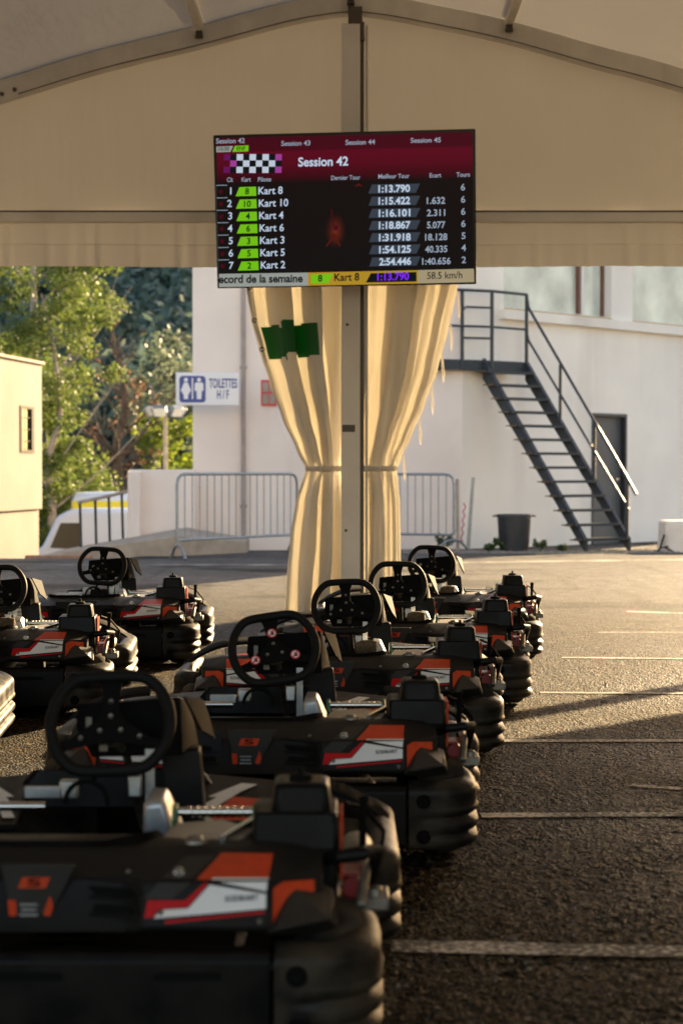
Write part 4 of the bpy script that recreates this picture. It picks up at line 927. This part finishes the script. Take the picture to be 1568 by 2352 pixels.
for (a, b, div) in ((w1a, w1b, .74), (w2a, LR, None)):
    mb = MB(); o0, o1 = -.24, -.16
    wbox(mb, a + .003, b - .003, wz + .003, wz + .07, o0, o1, 1); wbox(mb, a + .003, a + .06, wz + .072, 5.29, o0, o1, 1); wbox(mb, b - .06, b - .003, wz + .072, 5.29, o0, o1)
    if div: xx = a + (b - a) * div; wbox(mb, xx, xx + .06, wz + .072, 5.29, o0, o1 + .03); wbox(mb, xx + .062, xx + .20, wz + .072, 5.29, o0 + .01, o1 - .01, 1)
    wf = bb(mb, 'window', [M['frame'], M['framewhite']], bld, smooth=None)
    mb = MB(); wbox(mb, a + .06, b - .06, wz + .07, 5.29, -.22, -.205); bb(mb, 'pane', M['glass'], wf, smooth=None)
    mb = MB(); wbox(mb, a + .01, b - .01, wz + .002, wz + .03, -.158, .02); bb(mb, 'sill', M['sillgold'], wf, smooth=None)
    mb = MB()
    for z0, z1, q0, q1 in ((wz, 5.3, a - .001, a - .001), ): wbox(mb, a, a + .002, wz, 5.3, -.25, 0); wbox(mb, b - .002, b, wz, 5.3, -.25, 0)
    bb(mb, 'reveal', M['framewhite'], wf, smooth=None)
mb = MB(); wbox(mb, dA + .005, dB - .005, dz0, dz1 - .005, -.14, -.09); dr = bb(mb, 'door', M['door'], bld, smooth=None)
mb = MB(); wbox(mb, dA, dA + .05, dz0, dz1, -.089, .015); wbox(mb, dB - .05, dB, dz0, dz1, -.089, .015); wbox(mb, dA + .05, dB - .05, dz1 - .05, dz1, -.089, .015); bb(mb, 'door_frame', M['stairs'], dr, smooth=None)
mb = MB(); hs = dB - .14; wbox(mb, hs - .07, hs + .03, .98, 1.01, -.075, -.055); wbox(mb, hs, hs + .025, .94, 1.05, -.09, -.072); bb(mb, 'handle', M['steel'], dr, smooth=None)
mb = MB(); wbox(mb, dA + .052, dA + .16, dz1 - .55, dz1 - .18, -.088, -.080, 0); wbox(mb, dA + .06, dA + .15, dz1 - .52, dz1 - .44, -.0795, -.078, 2); wbox(mb, dA + .07, dA + .14, dz1 - .30, dz1 - .24, -.0795, -.078, 1); wbox(mb, dA + .08, dA + .13, dz1 - .38, dz1 - .34, -.0795, -.078, 1); bb(mb, 'door_notice', [M['signred'], M['signwhite'], M['yellow']], dr, smooth=None)
# drainpipe on the left wall
def wl_y(px): k = (px - 784) / FPX; t = (k * WL0.y - WL0.x) / ((WC.x - WL0.x) - k * (WC.y - WL0.y)); return WL0 + (WC - WL0) * t
p = wl_y(560); mb = MB(); mb.tube([(p.x, p.y - .06, -.1), (p.x, p.y - .06, 2.4), (p.x, p.y - .06, TOP)], .036, 10); mb.box((p.x, p.y - .05, 2.72), (.10, .08, .04)); mb.box((p.x, p.y - .05, .6), (.10, .08, .04)); bb(mb, 'drainpipe', M['pvc'], bld)
p = wl_y(618); mb = MB(); w_ = .13
zc = HC + (Y0 - 903) / FPX * p.y
mb.box((p.x, p.y - .02, zc), (.24, .03, .40), None, 0)
for sx in (-1, 1):
    for sz in (-1, 1): mb.box((p.x + sx * .052, p.y - .037, zc + sz * .09), (.085, .006, .15), None, 1)
hb = mb.build('wall_sign', [M['signred'], M['concrete']], smooth=None); tag(hb, 'small red framed sign with four grey squares on the wall left of the curtain', 'sign')
# toilet sign projecting from the left corner
Yt = 25.2; a = at(405, 856, Yt); b = at(549, 931, Yt); c_ = (a + b) / 2; w_, h_ = b.x - a.x, a.z - b.z
ts = thing('toilet_sign', 'white and blue toilet sign with two figures and lettering on the building corner', 'sign', c_, R(3))
mb = MB(); mb.box((0, 0, 0), (w_, .03, h_)); mb.build('board', M['signwhite'], ts, bevel=(.006, 2))
mb = MB(); mb.box((w_ * .36, .35, .12), (.03, .66, .03)); mb.build('bracket', M['galv'], ts)
def spx(x, y, o=0): return Vector(((x - 477) / 144 * w_, -.016 - .002 * o, (893.5 - y) / 75 * h_))
mb = MB(); rr = []
for cx, cy, a0 in ((465, 872, -90), (465, 917, 0), (421, 917, 90), (421, 872, 180)):
    for q in range(6): an = R(a0 + q * 18); rr.append((cx + 8 * math.cos(an), cy + 8 * math.sin(an)))
mb.add([spx(x, y, 1) for x, y in rr], [tuple(range(len(rr)))[::-1]]); mb.build('blue_panel', M['signblue'], ts, smooth=None)
mb = MB()
def sdisc(cx, cy, r): mb.add([spx(cx + r * math.cos(R(q * 30)), cy + r * math.sin(R(q * 30)), 2) for q in range(12)], [tuple(range(12))[::-1]])
def spoly(pts): mb.add([spx(x, y, 2) for x, y in pts], [tuple(range(len(pts)))])
sdisc(428, 873, 4.6); sdisc(458, 873, 4.6)
spoly([(424, 879), (432, 879), (440, 898), (437, 900), (435, 906), (433, 906), (433, 917), (423, 917), (423, 906), (421, 906), (419, 900), (416, 898)])
spoly([(451, 879), (465, 879), (468, 883), (468, 898), (464, 898), (463, 917), (453, 917), (452, 898), (448, 898), (448, 883)])
spoly([(441.5, 869), (444.5, 869), (444.5, 917), (441.5, 917)]); mb.build('figures', M['signwhite'], ts, smooth=None)
mb = MB(); add_text(mb, 'TOILETTES', lambda x, y: spx(x, y, 2) if False else spx(x, 2 * 891 - y, 2), 481, 891, 18, 64, bold=.02); add_text(mb, 'H / F', lambda x, y: spx(x, 2 * 916 - y, 2), 499, 916, 17, 27, bold=.02)
mb.build('lettering', M['signblue'], ts, smooth=None)

# ---------------------------------------------------------------- outside stairs
st = thing('outside_stairs', 'dark steel outside staircase with open treads rising to a landing', 'stairs', (0, 26, 0))
B0 = Vector((3.63, 25.3, -.03)); up = Vector((-1.39, 1.6, 2.79)); side = Vector((.72, .50, 0))
T0 = B0 + up
def rb(mb, *a, **k): return bb(mb, *a, **k)
for o in (Vector((0, 0, 0)), side):
    mb = MB(); n_ = side.normalized()
    dn = Vector((0, 0, -.17)); upv = Vector((0, 0, .15)); e = n_ * .03
    A = B0 + o; Bp = T0 + o
    pts = [A + dn * .3, A + upv, Bp + upv, Bp + dn]
    mb.add([q - e for q in pts] + [q + e for q in pts], [(0, 1, 2, 3), (7, 6, 5, 4), (0, 4, 5, 1), (1, 5, 6, 2), (2, 6, 7, 3), (3, 7, 4, 0)]); rb(mb, 'stringer', M['stairs'], st, smooth=None)
NT = 13; run = Vector((up.x, up.y, 0)).normalized()
for i in range(NT):
    p = B0 + up * ((i + .45) / NT) ; mb = MB()
    c_ = p + side / 2 - side.normalized() * .05 + Vector((0, 0, .05)); x = side.normalized(); y = run; y = (y - x * y.dot(x)).normalized()
    rot = Matrix((x, y, Vector((0, 0, 1)))).transposed()
    mb.box(c_, (side.length + .07, .20, .04), rot, 0); mb.box(c_ - y * .105, (side.length + .07, .008, .034), rot, 0); mb.box(c_ - side.normalized() * (side.length / 2 + .09), (.10, .16, .018), rot, 1)
    rb(mb, 'tread', [M['stairs'], M['rust']], st, smooth=None)
# landing
L1 = T0 + Vector((0, 0, .12)); L2 = T0 + side + Vector((0, 0, .12))
dw = Vector((-nR.x, -nR.y, 0)); back = 0.4
mb = MB(); left = Vector((-.85, -.40, 0))
pts = [L1 + left, L1, L2, L2 + dw * .28, L1 + Vector((-.1, .42, 0)), L1 + left + Vector((0, .6, 0))]
mb.add([q for q in pts] + [q - Vector((0, 0, .16)) for q in pts], [tuple(range(6)), tuple(range(11, 5, -1))] + [(i, i + 6, (i + 1) % 6 + 6, (i + 1) % 6) for i in range(6)]); rb(mb, 'landing', M['stairs'], st, smooth=None)
# railing
def tubeb(name, pts, r, m='stairs', seg=8): mb = MB(); mb.tube(pts, r, seg); return rb(mb, name, M[m], st)
hh = Vector((0, 0, 1.02)); mid_ = Vector((0, 0, .52))
RB = B0 + side; RT = L2
tubeb('handrail', [RB + up * .02 + Vector((.10, -.18, .76)), RB + up * .05 + Vector((0, 0, 1.0)), RB + up * .98 + hh + Vector((0, 0, .02)), RT + hh + Vector((0, 0, .06)), L1 + hh + Vector((.12, -.02, .06)), L1 + left + hh + Vector((0, 0, .06))], .024)
tubeb('middle_rail', [RB + up * .03 + Vector((.03, -.05, .50)), RB + up * .98 + mid_, RT + mid_, L1 + mid_ + Vector((.12, -.02, 0)), L1 + left + mid_], .02)
for t in (.02, .33, .66): p = RB + up * t; tubeb('rail_post', [p + Vector((0, 0, .02)), p + Vector((0, 0, 1.0))], .026)
for p in (RT, L1 + Vector((.12, -.02, 0)), L1 + left * .42): tubeb('rail_post', [p - Vector((0, 0, .15)), p + hh + Vector((0, 0, .06))], .03)
q = L1 + left * .42; tubeb('gate_rail', [q + Vector((0, 0, .42)), q + Vector((.0, 0, .76)), q + Vector((.06, .0, .82)), L1 + Vector((.10, -.02, .82))], .018)
tubeb('gate_rail', [q + Vector((0, 0, .34)), L1 + Vector((.10, -.02, .34))], .018)

# ---------------------------------------------------------------- barriers, bin, posts, tank
def barrier(label, A, B, h=1.02, n=18):
    A, B = Vector(A), Vector(B); b = thing('crowd_barrier', label, 'barrier', A, 0, 'galvanised crowd barriers')
    d = B - A; L = d.length; d.normalize(); Z = Vector((0, 0, 1)); zl = .24
    def q(s, z): return d * s + Z * z
    mb = MB(); pts = [q(0, zl), q(0, h - .14), q(.02, h - .06), q(.07, h - .015), q(.15, h), q(L - .15, h), q(L - .07, h - .015), q(L - .02, h - .06), q(L, h - .14), q(L, zl)]
    mb.tube(pts, .021, 10); mb.tube([q(0, zl), q(L, zl)], .019, 10); mb.build('frame', M['galv'], b)
    for i in range(1, n): mb = MB(); s_ = L * i / n; mb.tube([q(s_, zl), q(s_, h if .1 < s_ < L - .1 else h - .03)], .0085, 6); mb.build('bar', M['galv'], b)
    nn = Vector((-d.y, d.x, 0))
    for s_ in (.02, L - .02):
        mb = MB(); mb.tube([q(s_, zl), q(s_, .16)], .02, 8); mb.tube([q(s_, .0) + nn * .27 + d * .16, q(s_, .03) + nn * .24 + d * .14, q(s_, .15) + nn * .12 + d * .07, q(s_, .165), q(s_, .15) - nn * .12 - d * .07, q(s_, .03) - nn * .24 - d * .14, q(s_, .0) - nn * .27 - d * .16], .02, 8); mb.build('foot', M['galv'], b)
    for z in (.30, .82): mb = MB(); mb.tube([q(L, z), q(L + .05, z), q(L + .05, z + .05)], .01, 6); mb.build('hook', M['galv'], b)
    return b
A = at(407, 1283, 22.2); B = at(682, 1262, 24.2); A.z = B.z = 0; barrier('grey crowd barrier left of the curtain, in front of the ramp', A, B, 1.10, 17)
A = at(832, 1252, 25.9); B = at(1042, 1252, 25.3); A.z = B.z = -.05; barrier('grey crowd barrier right of the curtain, beside the dark bin', A, B, 1.14, 12)
mb = MB(); prof = [(0, .0), (.205, .0), (.215, .02), (.245, .50), (.262, .50), (.268, .53), (.262, .55), (.235, .55), (.225, .52), (.19, .05), (0, .04)]
mb.lathe(prof, (0, 0, 0), 'Z', 40)
bn = thing('rubbish_bin', 'dark grey plastic rubbish bin standing open by the wall', 'bin', (at(1180, 1250, 25.6).x, 25.6, -.06))
mb.build('tub', M['bin'], bn, smooth=40)
mb = MB()
for k in range(40):
    a_ = k * 2 * math.pi / 40; mb.bar((.214 * math.cos(a_), .214 * math.sin(a_), .03), (.243 * math.cos(a_), .243 * math.sin(a_), .48), .009, .012)
mb.build('rib', M['bin'], bn)
mb = MB()
for sx in (-1, 1): mb.tube([(sx * .265, -.06, .53), (sx * .31, -.05, .52), (sx * .31, .05, .52), (sx * .265, .06, .53)], .012, 6)
mb.build('handle', M['bin'], bn)
def post(label, px, py0, py1, Y, lean, m, red=False):
    a = at(px, py1, Y); b = at(px + lean, py0, Y); a.z = -.08
    t = thing('marker_post', label, 'post', a); mb = MB(); mb.bar((0, 0, 0), b - a, .05, .035, up=Vector((0, 1, 0))); mb.build('stake', M[m], t, bevel=(.006, 2))
    if red:
        mb = MB(); pts = [Vector((-.10 + .05 * u + .014 * math.sin(u * 30), -.03, .12 + u * .62)) for u in [k / 40 for k in range(41)]]; mb.tube(pts, .010, 6); mb.build('warning_tape', M['signred'], t)
post('plain grey post standing at the end of the right-hand barrier', 1051, 1100, 1250, 25.5, -2, 'concrete')
post('leaning grey post with red and white tape beside the bin', 1074, 1096, 1245, 25.7, 12, 'galv', True)
tk = thing('water_tank', 'pinkish white plastic tank with black straps at the right edge', 'tank', (at(1552, 1260, 25.5).x + .12, 25.5, -.1))
mb = MB(); mb.hull([(-.35, -.3, .0), (.4, -.3, .0), (.4, .35, .0), (-.35, .35, .0), (-.33, -.28, .50), (.4, -.28, .50), (.4, .33, .5), (-.33, .33, .5)]); mb.build('body', M['plasticwhite'], tk, bevel=(.05, 4))
mb = MB(); mb.tube([(-.36, -.33, .30), (-.42, -.34, .10), (-.48, -.34, .02)], .014, 6); mb.tube([(-.36, -.33, .12), (-.25, -.34, .06), (-.16, -.34, .01)], .014, 6); mb.tube([(-.42, -.34, .10), (-.30, -.34, .13)], .010, 6); mb.build('strap', M['matte'], tk)
# gravel strip and weeds
mb = MB()
for _ in range(2600):
    t = random.random(); px = random.uniform(925, 1560); Y = random.uniform(24.6, 26.2) ; X = (px - 784) / FPX * Y; r = random.uniform(.008, .026)
    p = Vector((X, Y, gz(X, Y) + r * .2)); mb.add([p + Vector((random.uniform(.6, 1) * sx * r, random.uniform(.6, 1) * sy * r, random.uniform(.5, 1) * sz * r)) for sx, sy, sz in ((1, 0, 0), (-1, 0, 0), (0, 1, 0), (0, -1, 0), (0, 0, 1), (0, 0, -1))], [(0, 2, 4), (2, 1, 4), (1, 3, 4), (3, 0, 4), (2, 0, 5), (1, 2, 5), (3, 1, 5), (0, 3, 5)])
tag(mb.build('gravel', M['gravel'], smooth=None, fix=False), 'loose grey gravel along the foot of the white wall', 'gravel', kind='stuff')
mb = MB()
for _ in range(150):
    px, py = random.uniform(840, 1600), random.uniform(1480, 2330) ** 1.0; X, Y = gp(px, py); r = random.uniform(.003, .008)
    p = Vector((X, Y, r * .5)); mb.hull([p + Vector((random.uniform(.6, 1) * sx * r, random.uniform(.6, 1) * sy * r, random.uniform(.5, .9) * sz * r)) for sx, sy, sz in ((1, .2, 0), (-1, 0, .1), (0, 1, 0), (.1, -1, 0), (0, 0, 1), (0, .1, -1), (.6, .6, .5), (-.6, .5, .4))])
tag(mb.build('pebbles', M['gravel'], smooth=None), 'loose pebbles and grit scattered on the asphalt', 'pebbles', kind='stuff')
def weed(px, Y, h, label):
    X = (px - 784) / FPX * Y; t = thing('weed', label, 'weed', (X, Y, gz(X, Y)), 0, 'weeds along the wall'); mb = MB(); ml = MB()
    for _ in range(16):
        a_ = random.uniform(0, 6.28); l_ = h * random.uniform(.5, 1); tip = Vector((math.cos(a_) * l_ * .6, math.sin(a_) * l_ * .6, l_)); mb.tube([(0, 0, 0), tip * .5 + Vector((0, 0, l_ * .12)), tip], [.004, .003, .001], 4)
        leaves(ml, tip * .8, (.05, .05, .05), 10, .03)
    mb.build('stem', M['weed'], t); ml.build('leaf', M['weed'], t, smooth=None, fix=False)
for px, h, lb in ((1022, .30, 'bushy green weed behind the foot of the right-hand barrier'), (1152, .26, 'green weed just left of the dark bin'), (1240, .20, 'low green weed just right of the dark bin'), (1123, .12, 'tiny weed between the leaning post and the bin'), (1290, .10, 'low weed on the gravel under the staircase')): weed(px, 25.5, h, lb)
for k in range(8): pass

# ---------------------------------------------------------------- left side: ramp, parapet, railing, vans, cream building
rp = MB(); a0, a1 = -4.1, -2.3
y0_, y1_ = 23.3, 25.4
rp.hull([(a0, y0_, -.02), (a1, y0_ + .2, .24), (a0, y1_, -.02), (a1, y1_, .30), (a0, y0_, -1.5), (a1, y0_ + .2, -1.5), (a0, y1_, -1.5), (a1, y1_, -1.5)])
rp.hull([(a1 + .001, y0_ + .2, .24), (a1 + .001, y1_, .30), (-1.4, 25.0, .10), (-1.4, 25.9, .12), (a1 + .001, y0_ + .2, -.5), (a1 + .001, y1_, -.5), (-1.4, 25.0, -.5), (-1.4, 25.9, -.5)])
rp.box((a0 + .25, y0_ - .06, -.06), (.9, .12, .10), None, 1)
tag(rp.build('ramp', [M['concrete'], M['brick']], smooth=None, bevel=(.01, 2)), kind='structure')
pw = MB(); pl0 = at(298, 1080, 25.45); pl1 = at(447, 1080, 25.45)
pw.box(((pl0.x + pl1.x) / 2, 25.55, .55), (pl1.x - pl0.x, .2, 1.22)); pw.box((pl0.x + .09, 25.33, .50), (.18, .24, 1.26))
tag(pw.build('parapet_wall', M['wallpink'], smooth=None, bevel=(.01, 2)), 'short cream parapet wall at the top of the ramp', 'wall')
rl = thing('ramp_railing', 'dark sloping handrail with four posts beside the ramp', 'railing', (0, 25.2, 0))
posts = [(187, 1250, 1153), (222, 1240, 1146), (253, 1228, 1139), (283, 1215, 1132)]
def rlb(mb, *a, **k): mb.v = [(p[0], p[1] - 25.2, p[2]) for p in mb.v]; return mb.build(*a, **k)
tops = []
for i, (px, yb_, yt_) in enumerate(posts):
    Y = 24.6 + i * .25; a = at(px, yb_, Y); b = at(px - 3, yt_, Y); a.z -= .25; tops.append(b); mb = MB(); mb.bar(a, b, .035, .035, up=Vector((0, 1, 0))); rlb(mb, 'rail_post', M['stairs'], rl)
mb = MB(); mb.tube([tops[0] + Vector((-.03, 0, -.02))] + tops + [at(306, 1125, 25.38)], .026, 8); rlb(mb, 'handrail', M['concrete'], rl)
def van(name, label, px0, px1, ytop, Y, nose, band):
    a = at(px0, ytop, Y); b = at(px1, ytop, Y); z1 = a.z; z0 = gz(-6, Y); L = b.x - a.x; t = thing(name, label, 'van', ((a.x + b.x) / 2, Y, z0)); H = z1 - z0
    mb = MB(); hl = L / 2
    prof = [(-hl, .35), (-hl, H * .52), (-hl + nose * .45, H * .62), (-hl + nose, H * .93), (-hl + nose * 1.5, H), (hl, H), (hl, .35)]
    mb.loft([[Vector((x * k, y, .35 + (z - .35) * (1 if abs(y) < .9 else .985))) for x, z in prof] for y, k in ((-.95, .99), (-.85, 1), (.85, 1), (.95, .99))]); body = mb.build('body', M['van'], t, smooth=30, bevel=(.06, 3))
    mb = MB(); mb.prism([(-hl + nose * .75, H * .60), (-hl + nose * 1.15, H * .86), (-hl + nose * 1.9, H * .86), (-hl + nose * 1.9, H * .58)], .01, (0, -.958, 0)); mb.build('side_window', M['darkglass'], body, smooth=None)
    for x in (-hl + .75, hl - .75):
        mb = MB(); mb.lathe([(0, -.1), (.2, -.1), (.31, -.1), (.33, -.06), (.33, .06), (.31, .1), (0, .1)], (x, -.86, .33), 'Y', 20); mb.build('wheel', M['rubber'], t)
    if band:
        mb = MB(); mb.box((.1, -.965, H - .42), (L - .1, .02, .44), None, 0)
        for x in (-.2, .35, .9): mb.box((x, -.978, H - .42), (.16, .01, .46), None, 1)
        mb.build('yellow_band', [M['yellow'], M['darkglass']], body, smooth=None)
    return t
van('parked_van', 'white van with a sloping bonnet parked below the ramp', 88, 640, 1168, 36, .55, False)
van('parked_van', 'white van with a yellow and black side band behind the railing', 166, 560, 1130, 41, .12, True)
# cream building: long wall running away on the left
F0, F1 = Vector((-6.35, 25.0)), Vector((-5.43, 31.0))
cbld = thing('cream_building', 'cream rendered flat-roofed building in low sun at the left edge', 'building', (-5.4, 31, -1.6))
def cb_(mb, *a, **k): mb.v = [(p[0] + 5.4, p[1] - 31, p[2] + 1.6) for p in mb.v]; return mb.build(*a, **k)
d_ = (F1 - F0).normalized(); n_ = Vector((d_.y, -d_.x)); zt = HC + (Y0 - 838) / FPX * 31; zs_ = HC + (Y0 - 1168) / FPX * 31
def cw(s, z, o=0): q = F0 + d_ * s + n_ * o; return Vector((q.x, q.y, z))
LF = (F1 - F0).length
def s2(px): k = (px - 784) / FPX; return (k * F0.y - F0.x) / (d_.x - k * d_.y)
sa, sb = s2(47), s2(79); za = HC + (Y0 - 1040) / FPX * 30; zb2 = HC + (Y0 - 932) / FPX * 30
mb = MB(); S_ = [-3, sa, sb, LF]; Z_ = [zs_, za, zb2, zt]
for i in range(3):
    for j in range(3):
        if i == 1 and j == 1: continue
        mb.quad(cw(S_[i], Z_[j]), cw(S_[i + 1], Z_[j]), cw(S_[i + 1], Z_[j + 1]), cw(S_[i], Z_[j + 1]))
mb.quad(cw(LF, zs_), cw(LF, zs_, -6), cw(LF, zt, -6), cw(LF, zt)); mb.quad(cw(-3, zs_), cw(LF, zs_), cw(LF, zs_, -.06), cw(-3, zs_, -.06))
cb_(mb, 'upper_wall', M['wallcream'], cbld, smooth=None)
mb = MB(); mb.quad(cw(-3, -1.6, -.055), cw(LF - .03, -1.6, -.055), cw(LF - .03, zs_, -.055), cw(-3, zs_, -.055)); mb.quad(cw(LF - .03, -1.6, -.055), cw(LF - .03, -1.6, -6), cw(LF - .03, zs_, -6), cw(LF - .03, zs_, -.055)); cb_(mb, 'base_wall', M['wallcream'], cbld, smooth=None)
mb = MB(); mb.add([cw(-3, zt + .003, .05), cw(LF + .04, zt + .003, .05), cw(LF + .04, zt + .003, -6), cw(-3, zt + .003, -6), cw(-3, zt + .05, .05), cw(LF + .04, zt + .05, .05), cw(LF + .04, zt + .05, -6), cw(-3, zt + .05, -6)], [(0, 1, 5, 4), (4, 5, 6, 7), (1, 2, 6, 5), (0, 3, 2, 1)]); cb_(mb, 'roof_edge', M['concrete'], cbld, smooth=None)
mb = MB(); fr = .05
for (p0, p1, q0, q1) in ((sa, sb, za, za + fr), (sa, sb, zb2 - fr, zb2), (sa, sa + .14, za + fr, zb2 - fr), (sb - .14, sb, za + fr, zb2 - fr)):
    mb.add([cw(p0, q0, -.05), cw(p1, q0, -.05), cw(p1, q1, -.05), cw(p0, q1, -.05), cw(p0, q0, .015), cw(p1, q0, .015), cw(p1, q1, .015), cw(p0, q1, .015)], [(4, 5, 6, 7), (0, 4, 7, 3), (1, 2, 6, 5), (0, 1, 5, 4), (3, 7, 6, 2)])
wn_ = cb_(mb, 'window', M['framedark'], cbld, smooth=None)
mb = MB(); mb.quad(cw(sa, za, -.035), cw(sb, za, -.035), cw(sb, zb2, -.035), cw(sa, zb2, -.035)); cb_(mb, 'pane', M['darkglass'], wn_, smooth=None)
mb = MB()
for k in range(1, 5): s__ = sa + (sb - sa) * k / 5; mb.tube([cw(s__, za, -.01), cw(s__, zb2, -.01)], .012, 6)
for k in range(1, 4): z__ = za + (zb2 - za) * k / 4; mb.tube([cw(sa, z__, -.012), cw(sb, z__, -.012)], .010, 6)
cb_(mb, 'window_bars', M['framedark'], wn_)
# floodlight pole
fp = at(380, 945, 44); fl = thing('floodlight_pole', 'pale pole carrying a ring of floodlights in front of the trees', 'lamp post', (fp.x, 44, -1.5))
mb = MB(); mb.tube([(0, 0, 0), (0, 0, fp.z + 1.5)], [.08, .055], 10); mb.build('pole', M['concrete'], fl)
for k in range(6):
    a_ = k * 1.047 + .3; c_ = Vector((.42 * math.cos(a_), .30 * math.sin(a_), fp.z + 1.5)); mb = MB(); rot = Matrix.Rotation(a_, 3, 'Z') @ Matrix.Rotation(R(35), 3, 'Y')
    mb.box(c_, (.14, .34, .26), rot, 1); mb.box(c_ + rot @ Vector((.074, 0, 0)), (.012, .32, .24), rot, 0); mb.bar((0, 0, fp.z + 1.42), c_, .03, .03, 1); mb.build('floodlight', [M['lamp'], M['galv']], fl, bevel=(.008, 1))

# ---------------------------------------------------------------- trees
def tree(label, X, Y, z0, H, blobs, leafm, n, size, trunk_r, bark='bark', limbs=9, bare=0, name='tree', top=.9, spread=.55, seed=1):
    rnd = random.Random(seed); t = thing(name, label, 'tree', (X, Y, z0)); mb = MB()
    tp = [Vector((0, 0, -.2))]; k = 7
    for i in range(1, k + 1): tp.append(Vector((rnd.uniform(-.12, .12) * i * .4, rnd.uniform(-.12, .12) * i * .4, H * top * i / k)))
    mb.tube(tp, [trunk_r * (1 - .88 * i / k) for i in range(k + 1)], 8)
    for q in range(limbs):
        u = rnd.uniform(.22, .92); i = min(k - 1, int(u * k)); base = tp[i].lerp(tp[i + 1], u * k - i); a_ = rnd.uniform(0, 6.28); ln = H * spread * (1.05 - u) * rnd.uniform(.6, 1)
        d = Vector((math.cos(a_), math.sin(a_), rnd.uniform(.5, 1.2))).normalized(); p1 = base + d * ln * .5 + Vector((0, 0, .05 * ln)); p2 = base + d * ln + Vector((rnd.uniform(-.2, .2), rnd.uniform(-.2, .2), .2)) * ln
        r = trunk_r * (1 - .8 * u) * .3; mb.tube([base, p1, p2], [r, r * .6, r * .15], 6)
        for _ in range(bare):
            v = rnd.uniform(.3, .95); b_ = base.lerp(p2, v); dd = (d + Vector((rnd.uniform(-1, 1), rnd.uniform(-1, 1), rnd.uniform(-.2, .9))) * .8).normalized() * ln * rnd.uniform(.2, .45); mb.tube([b_, b_ + dd * .5 + Vector((0, 0, .04)), b_ + dd], [r * .3, r * .2, r * .08], 4)
    mb.build('trunk', M[bark], t)
    ml = MB()
    for (cx, cy, cz, rx, ry, rz) in blobs:
        m_ = max(6, int(n * rx * rz)); nb = 7
        for _ in range(nb):
            d = Vector((rnd.gauss(0, 1), rnd.gauss(0, 1), rnd.gauss(0, 1))).normalized() * rnd.uniform(.35, .95); s_ = rnd.uniform(.30, .52)
            leaves(ml, (cx + d.x * rx, cy + d.y * ry, cz + d.z * rz), (rx * s_, ry * s_, rz * s_ * .8), m_ // nb, size, hollow=.15)
    ml.build('crown', M[leafm], t, smooth=None, fix=False)
    return t
rnd = random.Random(5)
def blobcol(n, w, z0, z1, r0, r1):
    return [(rnd.uniform(-w, w), rnd.uniform(-w, w), z0 + (z1 - z0) * (i + .5) / n, *(lambda r: (r, r, r * .9))(rnd.uniform(r0, r1))) for i in range(n)]
tree('tall yellow-green tree lit by the sun above the cream building', -7.6, 42, -1.5, 11, blobcol(16, 1.3, .8, 10.5, 1.0, 1.6), 'leaf', 1250, .055, .22, 'barkpale', 12, 1, seed=2)
tree('slender yellow-green tree between the cream building and the bare tree', -6.75, 40, -1.5, 7.5, blobcol(11, .45, .4, 4.6, .55, .85) + blobcol(5, .9, 5.0, 7.5, .7, 1.1), 'leaf', 1350, .052, .14, 'barkpale', 9, 1, seed=4)
tree('half-dead brown tree with bare branches in front of the wood', -6.45, 50, -1.5, 8.6, blobcol(9, 1.0, 1.6, 5.8, .5, .8), 'leafbrown', 170, .075, .24, 'bark', 26, 9, seed=9, spread=.42)
tree('rounded lime green tree beside the floodlight pole', -5.35, 52, -1.5, 4.4, blobcol(9, .7, 1.2, 4.3, .6, .95), 'leaflime', 480, .09, .12, 'bark', 6, seed=12)
tree('bright lime bush close to the corner of the white building', -4.35, 48, -1.5, 3.4, blobcol(7, .5, .8, 3.1, .5, .75), 'leaflime', 480, .09, .08, 'bark', 5, seed=15)
tree('silvery grey-green tree behind the bare tree', -6.2, 58, -1.5, 7.2, blobcol(9, 1.7, 3.6, 6.8, .8, 1.2), 'leafgrey', 300, .12, .18, 'barkpale', 9, seed=21)
tree('young green tree low in front of the wood near the vans', -6.3, 45, -1.5, 3.6, blobcol(7, .9, .7, 3.0, .6, .9), 'leaf', 400, .09, .08, 'bark', 5, seed=25)
